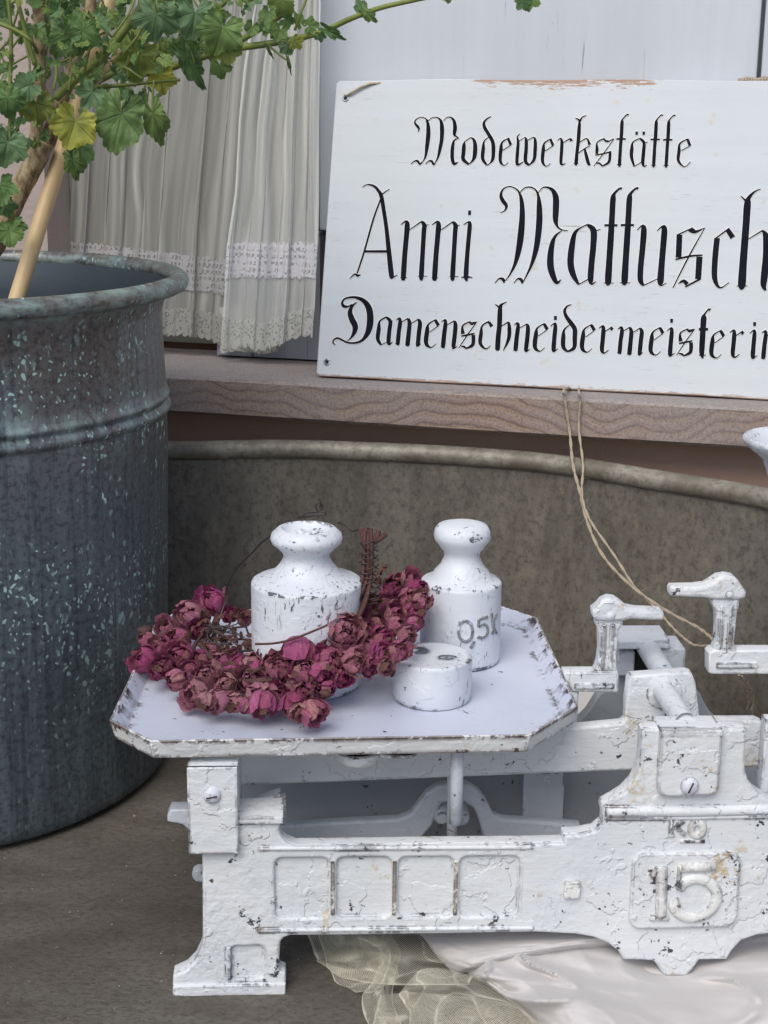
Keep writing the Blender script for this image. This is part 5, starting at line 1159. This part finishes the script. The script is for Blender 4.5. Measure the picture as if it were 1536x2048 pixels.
# ================================================================== mallow plant in the planter
rp = random.Random(11)
plant = thing('mallow_plant', PC+Vector((0, 0, 0.30)), 'leafy green mallow shrub with lobed leaves growing out of the copper planter', 'plant')
def stem(pts, r0, r1, mat='stem_green', seg=8, nm='stem', knots=0.0, bld=True):
    P = catmull([tuple(p) for p in pts], 6); n = len(P)
    R_ = [r0+(r1-r0)*i/(n-1)+knots*abs(noise.noise(Vector((i*.6, r0*1000, 0)))) for i in range(n)]
    m = MB(); m.tube(P, R_, seg); return m.build(nm, M[mat], plant, smooth=180)
k_ = 1.0
stem([PC+Vector((-0.03, -0.03, 0.28)), yp(-30, 520, 1.06), yp(15, 430, 1.06), yp(45, 370, 1.06), yp(75, 315, 1.06), yp(88, 285, 1.06)], 0.0075, 0.0068, 'bark', 12, 'trunk', 0.0008)
m = MB()
stem([yp(60, 340, 1.07), yp(76, 230, 1.07), yp(80, 150, 1.065), yp(78, 60, 1.06), yp(80, -40, 1.06), yp(90, -160, 1.06)], 0.0042, 0.0038, 'bark', 10, 'stem', 0.0006)
stem([yp(75, 315, 1.07), yp(120, 210, 1.09), yp(150, 120, 1.10), yp(175, 40, 1.12), yp(190, -60, 1.13)], 0.0048, 0.0036, 'bark', 10, 'stem', 0.0006)
stem([yp(90, 300, 1.08), yp(150, 215, 1.09), yp(205, 150, 1.10), yp(255, 95, 1.11), yp(300, 60, 1.12)], 0.0040, 0.0024, 'bark', 10, 'stem', 0.0004)
stem([yp(112, 196, 1.03), yp(150, 160, 1.025), yp(200, 118, 1.02), yp(255, 52, 1.02), yp(300, -10, 1.02), yp(340, -70, 1.02)], 0.0028, 0.0030, 'stem_green', 8)
stem([yp(255, 150, 1.07), yp(320, 140, 1.07), yp(380, 122, 1.065), yp(450, 100, 1.06), yp(520, 90, 1.055), yp(580, 80, 1.05), yp(640, 65, 1.04), yp(700, 38, 1.03), yp(760, 16, 1.02), yp(830, 0, 1.01), yp(900, -14, 1.0)], 0.0030, 0.0013)
stem([yp(420, 120, 1.07), yp(480, 82, 1.065), yp(520, 58, 1.06), yp(567, 28, 1.055)], 0.0022, 0.0018)
stem([yp(180, 170, 1.10), yp(260, 130, 1.10), yp(330, 100, 1.10), yp(420, 30, 1.10), yp(500, -40, 1.10)], 0.0026, 0.0016)
stem([yp(20, 300, 1.0), yp(20, 180, 1.0), yp(22, 60, 1.0), yp(10, -40, 1.0)], 0.0014, 0.0012)
stem([yp(70, 130, 1.0), yp(50, 60, 1.0), yp(35, 0, 1.0), yp(20, -60, 1.0)], 0.0016, 0.0013)
stem([yp(-20, 40, .99), yp(30, 60, .99), yp(60, 80, .99), yp(75, 105, 1.0)], 0.0014, 0.0012)
stem([yp(140, 175, 1.06), yp(230, 172, 1.05), yp(300, 165, 1.05), yp(360, 160, 1.05)], 0.0014, 0.001)
stem([yp(590, 60, 1.045), yp(600, 30, 1.04), yp(612, 0, 1.04), yp(620, -30, 1.04)], 0.0010, 0.0008)
stem([yp(20, 280, .98), yp(19, 240, .98), yp(20, 210, .98)], 0.0009, 0.0008)
stem([yp(107, 180, .99), yp(113, 150, .99), yp(112, 130, .99)], 0.0011, 0.0009)
stem([yp(305, 228, 1.0), yp(306, 190, 1.0), yp(308, 160, 1.0)], 0.0009, 0.0008)
stem([yp(240, 232, .99), yp(248, 205, .99), yp(255, 185, 1.0)], 0.0009, 0.0008)
stem([yp(538, 92, 1.04), yp(562, 112, 1.035), yp(578, 122, 1.03)], 0.0009, 0.0007)

leafb = MB(); tint = {}
def leaf(p, size, normal, updir, col, kind=0, seed=0, yellow=0.0, squash=1.0):
    n = normal.normalized(); y_ = (updir-n*updir.dot(n)); y_ = (y_.normalized() if y_.length > 1e-4 else n.orthogonal()); x_ = y_.cross(n)
    NA, NR = (100, 6) if size > 0.012 else (60, 4); r_ = random.Random(seed); ph = r_.uniform(0, 6); vs = []; uvs = []; fs = []
    lob = r_.uniform(0.14, 0.32) if kind == 0 else 0.10; cup = r_.uniform(-0.35, 0.35); fold_ = r_.uniform(0.0, 0.5); droop = r_.uniform(0.1, 0.6)
    half = math.radians(158)
    for j in range(NR+1):
        for i in range(NA+1):
            fa = i/NA; a = -half+2*half*fa
            lobef = 0.5+0.5*math.cos((fa*5-0.5)*2*math.pi)            # 1 at lobe middles
            env = (0.80+0.20*math.cos(a*0.9))
            rr = env*(1-lob*(1-lobef)**1.3) + 0.07*abs(math.sin(fa*5*math.pi*4)) + 0.025*math.sin(fa*61+ph)
            rr *= (1+0.10*noise.noise(Vector((fa*6, seed, 1))))
            q = j/NR; rr *= q
            x, y = rr*math.sin(a), rr*math.cos(a)
            z = cup*(x*x+y*y) - droop*max(0, y)**2*0.6 + fold_*abs(x)*0.5 + 0.20*noise.noise(Vector((x*2.2+seed, y*2.2, 2)))*q + 0.13*noise.noise(Vector((x*5+seed, y*5, 7)))*q + 0.05*noise.noise(Vector((x*11+seed, y*11, 9)))*q
            z += 0.02*q*math.cos(fa*5*2*math.pi)
            vs.append(p+(x_*x*squash+y_*y+n*z)*size); uvs.append((fa, q))
    for j in range(NR):
        for i in range(NA): q = NA+1; fs.append((j*q+i, j*q+i+1, (j+1)*q+i+1, (j+1)*q+i))
    b0 = leafb.add(vs, fs, uvs)
    for i_ in range(len(vs)):
        c = col
        if yellow:
            e = uvs[i_][1]; c = tuple(a_+(b_-a_)*min(1, yellow*(0.5+0.6*e)) for a_, b_ in zip(col, (0.42, 0.42, 0.07)))
        tint[b0+i_] = c
greens = [(0.14, 0.245, 0.075), (0.18, 0.285, 0.085), (0.15, 0.25, 0.115), (0.11, 0.20, 0.07), (0.215, 0.30, 0.075)]
toward = lambda p: (CAMP-p).normalized()
def hl(x, y, r, ang, col, kind=0, yellow=0.0, d=0.99, nx=0.0, nz=0.0, squash=1.0, seed=0):
    p = yp(x, y, d); a = math.radians(ang)
    up = Vector((math.sin(a), 0, math.cos(a))); r *= 0.88 if r > 36 and y > 130 or r > 50 else 0.8; leaf(p, r/F*(p-CAMP).dot(Fw), toward(p)+Vector((nx, 0, nz)), up, col, kind, seed or int(x*7+y), yellow, squash)
# hand-placed leaves (stalk point, radius, direction of the tip)
hl(150, 243, 62, 200, (0.20, 0.27, 0.06), 0, 0.85, 0.97); hl(72, 205, 48, 175, (0.10, 0.16, 0.04), 0, 0.45, 0.985)
hl(243, 228, 88, 195, (0.15, 0.25, 0.085), 1, 0.05, 0.98, squash=0.72); hl(307, 228, 70, 165, (0.14, 0.23, 0.07), 0, 0.1, 0.99, squash=0.5)
hl(313, 28, 62, 190, greens[2]); hl(165, 60, 55, 190, greens[0], d=.99); hl(135, 65, 50, 250, greens[0]); hl(280, 110, 60, 190, greens[4], yellow=.25, d=1.03)
hl(322, 150, 42, 175, (0.3, 0.32, 0.05), yellow=.8, d=1.06); hl(390, 25, 60, 190, greens[2], d=1.0); hl(445, 55, 62, 200, greens[1], d=1.0); hl(455, 95, 40, 170, greens[4], yellow=.2, d=1.01)
hl(372, 115, 80, 150, greens[3], d=1.02, squash=.35); hl(440, 130, 34, 170, greens[1], d=1.03); hl(185, 185, 42, 215, greens[2], d=.98); hl(60, 170, 38, 250, greens[2], d=.98)
hl(15, 285, 55, 195, greens[2], d=.97); hl(15, 195, 45, 180, greens[0], d=.97); hl(0, 370, 45, 170, greens[0], d=.98); hl(10, 410, 35, 160, greens[3], d=.99); hl(18, 460, 38, 175, greens[1], d=1.02); hl(30, 450, 34, 160, greens[3], d=1.03)
hl(160, 290, 60, 180, greens[3], d=1.05, squash=.6); hl(145, 320, 46, 170, greens[1], d=1.04, squash=.6); hl(270, 200, 44, 190, greens[3], d=1.06, squash=.7)
hl(565, 0, 42, 200, greens[4], d=1.04); hl(570, 38, 26, 100, greens[0], d=1.05); hl(618, 52, 26, 80, greens[1], d=1.04); hl(560, 60, 30, 200, greens[1], d=1.05); hl(572, 90, 26, 150, greens[2], d=1.04); hl(590, 82, 24, 140, (0.2, 0.25, 0.05), yellow=.4, d=1.04)
hl(520, 48, 20, 120, greens[0], d=1.05); hl(505, 52, 24, 200, greens[1], d=1.05); hl(600, 45, 30, 330, greens[1], d=1.05, squash=.6); hl(540, 65, 26, 20, greens[0], d=1.05)
hl(725, 20, 30, 330, greens[2], d=1.03, squash=.7); hl(732, 25, 36, 130, greens[1], d=1.02, squash=.5); hl(655, 60, 50, 118, greens[3], d=1.03, squash=.32); hl(535, 96, 30, 150, greens[3], d=1.04, squash=.15); hl(576, 118, 40, 168, greens[3], d=1.03, squash=.14)
hl(1060, -6, 34, 190, greens[1], d=1.0); hl(1045, 2, 26, 150, greens[3], d=1.0); hl(895, -16, 26, 170, greens[1], d=1.0); hl(640, 70, 18, 170, greens[3], d=1.03)
stem([yp(900, -14, 1.0), yp(980, -24, 1.0), yp(1060, -14, 1.0), yp(1130, -40, 1.0)], 0.0012, 0.0008)
# the mass of leaves
def bound(x):
    return 345 if x < 40 else 300 if x < 110 else 262 if x < 165 else 205 if x < 250 else 190 if x < 330 else 150 if x < 400 else 105 if x < 480 else 35
i = 0; tries = 0
while i < 820 and tries < 14000:
    tries += 1
    x = rp.uniform(-260, 540); y = rp.uniform(-300, 330)
    if i >= 420: x = rp.uniform(-40, 500); y = rp.uniform(-50, 300)
    if y > bound(x): continue
    if 20 < x < 74 and 0 < y < 185 and rp.random() < 0.86: continue      # gaps where the wall shows
    if y > 150 and rp.random() < 0.40: continue
    if x > 380 and rp.random() < 0.45: continue
    d = rp.uniform(0.98, 1.22) if x < 330 else rp.uniform(1.0, 1.14)
    p = yp(x, y, d); r = rp.uniform(9, 34) if i < 420 else rp.uniform(8, 22)
    if y > 100: r *= 0.85
    a = rp.uniform(120, 240) + (-(x-150)*0.08)
    c = greens[rp.randrange(5)]; yl = 0.5*rp.random() if rp.random() < 0.12 else 0
    nrm = toward(p)*rp.uniform(0.4, 1.0)+Vector((rp.uniform(-.8, .8), rp.uniform(-.3, .3), rp.uniform(-.2, 1.0)))
    leaf(p, r/F*(p-CAMP).dot(Fw), nrm, Vector((math.sin(math.radians(a)), rp.uniform(-.5, .5), math.cos(math.radians(a)))), c, 0 if rp.random() < .8 else 1, tries, yl, rp.uniform(.6, 1))
    if rp.random() < 0.5:
        q_ = p+Vector((rp.uniform(-.02, .02), rp.uniform(-.01, .03), rp.uniform(0.01, .04)))
    i += 1
leafb.col['tint'] = tint
leafb.build('leaves', M['leaf'], plant, smooth=180)
# thin leaf stalks
m = MB()
for k in range(60):
    x = rp.uniform(-60, 460); y = rp.uniform(-100, min(230, bound(x)-20)); d = rp.uniform(.99, 1.12); p = yp(x, y, d)
    q_ = p+Vector((rp.uniform(-.03, .03), 0.01, rp.uniform(.01, .04))); m.tube([p, p.lerp(q_, .5)+Vector((.002, 0, 0)), q_], 0.0008, 5)
tag(m.build('leaf_stalks', M['stem_green'], plant, smooth=180), kind='stuff')
# bamboo stake
a, b_ = yp(20, 640, 1.03), yp(130, 285, 1.075); dn_ = (b_-a).normalized()
m = MB(); P = [a-dn_*0.07+dn_*(0.02*i) for i in range(24)]
m.tube(P, [0.0058+0.0007*(1 if i in (13, 21) else 0)-0.00002*i for i in range(24)], 16)
tag(m.build('bamboo_stake', M['bamboo'], smooth=180), 'straight tan bamboo stake standing in the copper planter', 'stake')

# ================================================================== fabrics on the slab
def bil(g_, s, t):
    """Catmull surface through a grid of (px, py, z) survey points"""
    nr = len(g_); nc = len(g_[0])
    def cr(p0, p1, p2, p3, t): return [0.5*((2*b)+(-a+c)*t+(2*a-5*b+4*c-d)*t*t+(-a+3*b-3*c+d)*t**3) for a, b, c, d in zip(p0, p1, p2, p3)]
    x = s*(nc-1); i = min(int(x), nc-2); fx = x-i; y = t*(nr-1); j = min(int(y), nr-2); fy = y-j
    def row(jj):
        r = g_[max(0, min(nr-1, jj))]; G_ = lambda k: r[max(0, min(nc-1, k))]
        return cr(G_(i-1), G_(i), G_(i+1), G_(i+2), fx)
    return cr(row(j-1), row(j), row(j+1), row(j+2), fy)
def sheet(name, g_, nu, nv, mat, amp, fr_q, seed, uvs, label, cat, folds=None, solid=0):
    m = MB()
    def f(s, t):
        x, y, z = bil(g_, s, t)
        z += amp*noise.noise(Vector((s*fr_q, t*fr_q*0.8, seed))) + amp*0.4*noise.noise(Vector((s*fr_q*3, t*fr_q*3, seed)))
        if folds: z += folds(s, t)
        return atZ(x, y, max(z, 0.0008))
    m.grid(f, nu, nv, lambda s, t: (s*uvs[0], t*uvs[1]))
    o = m.build(name, mat, smooth=180, solid=solid); tag(o, label, cat); return o
# satin: main piece in front
g1 = [[(1010,1800,.004),(1150,1800,.004),(1300,1800,.004),(1450,1800,.004),(1600,1800,.004),(1800,1800,.004)],
      [(960,1868,.006),(1080,1868,.010),(1250,1868,.009),(1420,1868,.009),(1600,1868,.010),(1800,1868,.010)],
      [(932,1930,.012),(1020,1912,.022),(1150,1906,.022),(1330,1925,.005),(1480,1920,.012),(1700,1905,.02)],
      [(940,1948,.006),(1030,1955,.024),(1180,1960,.018),(1350,1975,.009),(1500,1965,.012),(1700,1960,.02)],
      [(1000,1985,.006),(1060,1990,.021),(1200,2010,.020),(1360,2030,.017),(1520,2030,.020),(1700,2030,.02)],
      [(1060,2040,.005),(1110,2050,.018),(1240,2070,.018),(1400,2090,.016),(1560,2090,.016),(1750,2090,.016)],
      [(1110,2120,.004),(1170,2130,.016),(1300,2150,.016),(1450,2170,.016),(1600,2180,.016),(1800,2180,.012)]]
def fo1(s, t):
    rg = lambda a, b_, sd: 1-abs(noise.noise(Vector((a, b_, sd))))*2.0
    k0 = 1-math.exp(-((s-0.6)/0.13)**2)
    wr = (0.0095*max(0, rg(s*3+t*1.5, t*2.4-s*1.5, 4))**5 + 0.0010*max(0, rg(s*8-t*3, t*5+s*4, 8))**4)*k0
    return wr + 0.0035*math.sin((s*2.2-t*3.0)*3.1)*min(1, s*4)*(1-math.exp(-((s-0.6)/0.1)**2)) + 0.0025*math.exp(-((t-0.50-0.10*s)/0.03)**2)*(1-math.exp(-((s-0.6)/0.1)**2)) + 0.0012*math.sin(s*40+t*8)*math.exp(-(s/0.06)**2)
sheet('satin_cloth', g1, 130, 130, M['satin'], 0.003, 5, 3, (.3, .3), 'pale mauve satin cloth spread in front of and beneath the scales, lower right', 'cloth', fo1, 0.0012)
g2 = [[(790,1760,.004),(900,1760,.004),(1050,1760,.004),(1250,1760,.004),(1500,1760,.004)],
      [(820,1840,.008),(920,1840,.012),(1060,1840,.014),(1250,1840,.012),(1500,1840,.012)],
      [(848,1876,.014),(930,1876,.020),(1060,1874,.024),(1210,1872,.026),(1330,1870,.020)],
      [(872,1908,.012),(940,1908,.024),(1040,1896,.028),(1150,1885,.028),(1260,1874,.022)],
      [(905,1942,.006),(945,1932,.020),(1030,1912,.024),(1130,1896,.024),(1240,1884,.020)],
      [(912,1946,.002),(960,1938,.008),(1040,1925,.012),(1140,1912,.012),(1250,1900,.010)]]
sheet('satin_fold', g2, 90, 70, M['satin'], 0.0015, 6, 9, (.2, .2), 'smaller folded corner of mauve satin tucked under the left of the scale frame', 'cloth', None, 0.0012)
g2b = [[(850,1900,.004),(900,1905,.006),(960,1915,.006)],[(856,1920,.012),(905,1930,.010),(960,1938,.008)],[(868,1958,.010),(915,1955,.010),(965,1950,.008)],[(875,1966,.002),(925,1962,.002),(970,1958,.002)]]
# cloth gathered behind the scales, rising against the tub
m = MB()
def f(s, t):
    x = 0.06+0.42*s; yt = 1.255-1.0*max(0, x-0.14)**1.25*1.4 - 0.35*max(0, x-0.24)
    y = 0.80+(yt-0.035-0.80)*t
    z = 0.006+0.042*max(0, (t-0.45)/0.55)**1.2*min(1, s*4) + 0.004*noise.noise(Vector((s*7, t*6, 4))) + 0.003*math.sin(s*22+t*5)*t
    return Vector((x, y, max(z, .002)))
m.grid(f, 70, 60, lambda s, t: (s*.4, t*.4)); tag(m.build('gathered_cloth', M['satin'], smooth=180, solid=0.0012), 'rumpled mauve satin cloth bunched against the tub wall behind the scales', 'cloth')
# tulle
def fo(a, b_, c, d, amp): return lambda s, t: amp*(math.sin((s*a+t*b_)*6.28+c)+0.6*math.sin((s*d-t*b_*1.7)*6.28+c*2))*(0.3+0.7*min(1, 4*t))
tul = thing('tulle_veil', atZ(800, 1960, 0), 'pale green tulle netting ruffled on the slab beneath the scale frame', 'netting')
def tsheet(g_, nu, nv, amp, seed, uvs, folds):
    m = MB()
    def f(s, t):
        x, y, z = bil(g_, s, t); z += folds(s, t)+amp*noise.noise(Vector((s*6, t*6, seed))); x += 7*noise.noise(Vector((s*5, t*5, seed+2))); 
        return atZ(x, y, max(z, .001))
    b0 = m.grid(f, nu, nv, lambda s, t: (s*uvs[0], t*uvs[1])); m.col['dense'] = {}
    for j in range(nv+1):
        for i in range(nu+1):
            s, t = i/nu, j/nv; e = min(s, 1-s, 1-t); d_ = 0.75 if e < 0.03 else 0.0
            d_ = max(d_, 0.6*max(0, 1-abs(noise.noise(Vector((s*3.5+t, t*2.5, seed+20))))*22)); m.col['dense'][b0+j*(nu+1)+i] = (d_,)*3
    m.build('tulle_layer', M['tulle'], tul, smooth=180)
ga = [[(600,1820,.006),(680,1820,.010),(760,1820,.010),(850,1820,.010),(960,1820,.010)],
      [(615,1870,.006),(690,1870,.014),(770,1868,.016),(850,1868,.014),(970,1868,.012)],
      [(632,1915,.003),(700,1900,.016),(770,1905,.018),(850,1910,.014),(960,1910,.010)],
      [(640,1925,.002),(705,1930,.012),(780,1935,.014),(860,1940,.010),(950,1945,.006)],
      [(680,1955,.002),(730,1965,.006),(790,1970,.008),(860,1970,.006),(940,1970,.004)]]
tsheet(ga, 90, 70, .004, 1, (.13, .09), fo(2.3, 1.1, .5, 1.4, .003))
gb = [[(640,1860,.004),(700,1862,.012),(745,1865,.014)],[(650,1920,.004),(715,1915,.012),(770,1910,.010)],[(672,1962,.002),(735,1950,.008),(790,1930,.004)],[(712,1985,.0015),(760,1975,.004),(800,1955,.002)]]
tsheet(gb, 60, 60, .003, 4, (.08, .09), fo(1.6, .8, 2, 1.1, .002))
gc = [[(735,1870,.016),(760,1868,.020),(780,1866,.016)],[(760,1910,.010),(780,1905,.018),(800,1900,.010)],[(745,1965,.006),(768,1958,.014),(792,1945,.008)],[(725,1990,.004),(755,1995,.012),(785,1990,.006)],[(728,2030,.002),(760,2040,.010),(800,2040,.006)],[(745,2070,.001),(775,2080,.006),(810,2090,.004)]]
tsheet(gc, 40, 90, .002, 6, (.05, .15), fo(1.1, .5, 1, .9, .0015))
gd = [[(800,1985,.010),(830,1948,.026),(870,1936,.030),(940,1950,.024),(1000,1962,.014),(1060,2000,.008)],
      [(806,2005,.008),(836,1975,.024),(890,1968,.028),(950,1975,.022),(1020,1990,.016),(1075,2020,.008)],
      [(820,2030,.006),(850,2005,.018),(900,2000,.024),(960,2005,.018),(1030,2020,.014),(1090,2050,.006)],
      [(812,2060,.004),(850,2050,.014),(910,2050,.018),(970,2050,.014),(1040,2060,.010),(1110,2090,.004)],
      [(800,2110,.003),(850,2110,.010),(910,2110,.012),(980,2110,.010),(1050,2120,.008),(1130,2140,.003)]]
tsheet(gd, 110, 90, .004, 8, (.14, .09), fo(2.2, .9, .3, 1.3, .003))
ge = [[(760,1990,.004),(830,1985,.010),(900,1990,.012),(980,2000,.010),(1080,2020,.006)],[(750,2030,.004),(830,2025,.012),(910,2030,.014),(1000,2035,.010),(1090,2050,.006)],[(740,2080,.003),(830,2080,.010),(910,2085,.012),(1010,2090,.008),(1110,2100,.004)],[(740,2140,.002),(830,2140,.008),(910,2145,.008),(1010,2150,.006),(1130,2160,.003)]]
tsheet(ge, 90, 60, .003, 12, (.17, .09), fo(3.1, .6, 1.3, 1.9, .003))

# ================================================================== enamel vase at the right edge
f0 = 1.0; pc = yp(1612, 880, f0); vb = Vector((pc.x, f0, 0)); zr = yp(1486, 882, f0).z; rv = (pc.x - yp(1486, 882, f0).x)
m = MB(); prof = [(0.030, 0.0), (0.034, 0.001), (0.035, 0.004), (0.028, 0.010), (0.014, 0.02), (0.008, 0.05), (0.007, 0.12), (0.0095, zr-0.085), (0.0155, zr-0.055), (0.0225, zr-0.028), (0.029, zr-0.010), (rv-0.005, zr-0.006), (rv-0.002, zr-0.0025), (rv, zr), (rv-0.001, zr+0.0028), (rv-0.004, zr+0.0036), (rv-0.008, zr-0.0005), (0.020, zr-0.026), (0.012, zr-0.06), (0.006, zr-0.085), (0.0001, zr-0.088)]
m.lathe(vb, prof, 56); tag(m.build('flared_vase', M['weight'], smooth=180, subsurf=1), 'white flared vase with a chipped lip, cut off at the right edge', 'vase')

# ================================================================== twine
def twist(pts, r, name, label, n=7):
    P = catmull([tuple(p) for p in pts], n); m = MB()
    for ph in (0, math.pi):
        Q_ = []
        for i, p in enumerate(P):
            a = i*1.1+ph; Q_.append(Vector(p)+Vector((math.cos(a), 0.3*math.sin(a), math.sin(a)*0.5))*r*0.45)
        m.tube(Q_, r*0.62, 5)
    # stray fibres
    for k in range(len(P)//3):
        p = Vector(P[rw.randrange(len(P))]); q_ = p+Vector((rw.uniform(-.006, .006), rw.uniform(-.003, .003), rw.uniform(-.006, .006)))
        m.tube([p, p.lerp(q_, .5)+Vector((.001, 0, .001)), q_], 0.00012, 3)
    return tag(m.build(name, M['twine'], smooth=180), label, 'string', 'twine hanging from the signboard')
fr_edge = lambda x, y, w_: WF.P(x, y, w_)
twist([SG.to(*SG.px(1138, 772), -0.012), fr_edge(1128, 780, 0.003), fr_edge(1130, 800, 0.004), fr_edge(1140, 870, 0.006), yp(1146, 930, 1.225), yp(1160, 985, 1.20), yp(1175, 1045, 1.17), yp(1205, 1110, 1.13), yp(1260, 1170, 1.08), yp(1330, 1220, 1.03), yp(1395, 1255, 0.985), yp(1425, 1278, 0.955), yp(1450, 1300, .96)], 0.0015, 'jute_twine', 'left strand of jute twine hanging below the sign, ending behind the right pointer')
twist([SG.to(*SG.px(1155, 773), -0.012), fr_edge(1158, 782, 0.003), fr_edge(1160, 805, 0.004), fr_edge(1158, 860, 0.006), yp(1166, 930, 1.225), yp(1164, 990, 1.195), yp(1180, 1040, 1.17), yp(1228, 1110, 1.12), yp(1268, 1172, 1.08), yp(1310, 1215, 1.04), yp(1345, 1255, 1.01), yp(1370, 1278, 0.98), yp(1392, 1291, .97), yp(1430, 1292, .955), yp(1452, 1300, .96)], 0.00125, 'jute_twine', 'right strand of jute twine below the sign, sagging lowest between the pointers')
twist([yp(1478, 1350, 1.0), yp(1492, 1368, 1.03), yp(1506, 1385, 1.05), yp(1508, 1405, 1.06), yp(1502, 1420, 1.065)], 0.0010, 'jute_twine', 'short loose twine end below the right pointer arm, before the tub')
twist([yp(1484, 1352, 1.0), yp(1496, 1375, 1.03), yp(1499, 1395, 1.05), yp(1494, 1420, 1.065)], 0.0008, 'jute_twine', 'thinnest short twine end hanging beside the other loose end')
# rope knot on the top edge of the board
m = MB()
for k in range(13):
    c = SG.to(*SG.px(1484+k*5.5, 159-0.15*k), -0.004); m.tube([c+Vector((0.0008*math.cos(a)+0.0005*a*0.1, 0.0028*math.sin(a), 0.0026*math.cos(a)*(0.7+0.3*math.sin(k)))) for a in [j*math.pi/6 for j in range(13)]], 0.0010, 6)
m.tube([SG.to(*SG.px(1476, 158), -0.004), SG.to(*SG.px(1520, 157), -0.004), SG.to(*SG.px(1600, 150), -0.004)], 0.0018, 6)
tag(m.build('rope_loop', M['twine'], smooth=180), 'coiled tan rope loop over the top right edge of the signboard', 'rope')

# grit and paint flakes lying on the slab
m = MB(); rg_ = random.Random(5)
for k in range(420):
    x = rg_.uniform(-0.32, 0.30); y = rg_.uniform(0.62, 1.08); sz = rg_.uniform(0.0003, 0.0010)*(1.6 if rg_.random() < 0.06 else 1)
    if (x+0.357)**2+(y-1.1165)**2 < 0.185**2: continue
    vs = [Vector((x+sz*rg_.uniform(.6, 1.2)*math.cos(a), y+sz*rg_.uniform(.6, 1.2)*math.sin(a), rg_.uniform(0.0003, 0.0006))) for a in (0.3, 1.6, 2.7, 3.9, 5.2)]
    b = m.add(vs+[Vector((x, y, sz*0.9))]+[Vector((v.x, v.y, 0)) for v in vs], [(0, 1, 5), (1, 2, 5), (2, 3, 5), (3, 4, 5), (4, 0, 5)], m=0)
tag(m.build('grit', simple('pale_grit', (0.30, 0.26, 0.21), 0.9, var=0.6, scale=40, bump=0), smooth=0), kind='stuff')
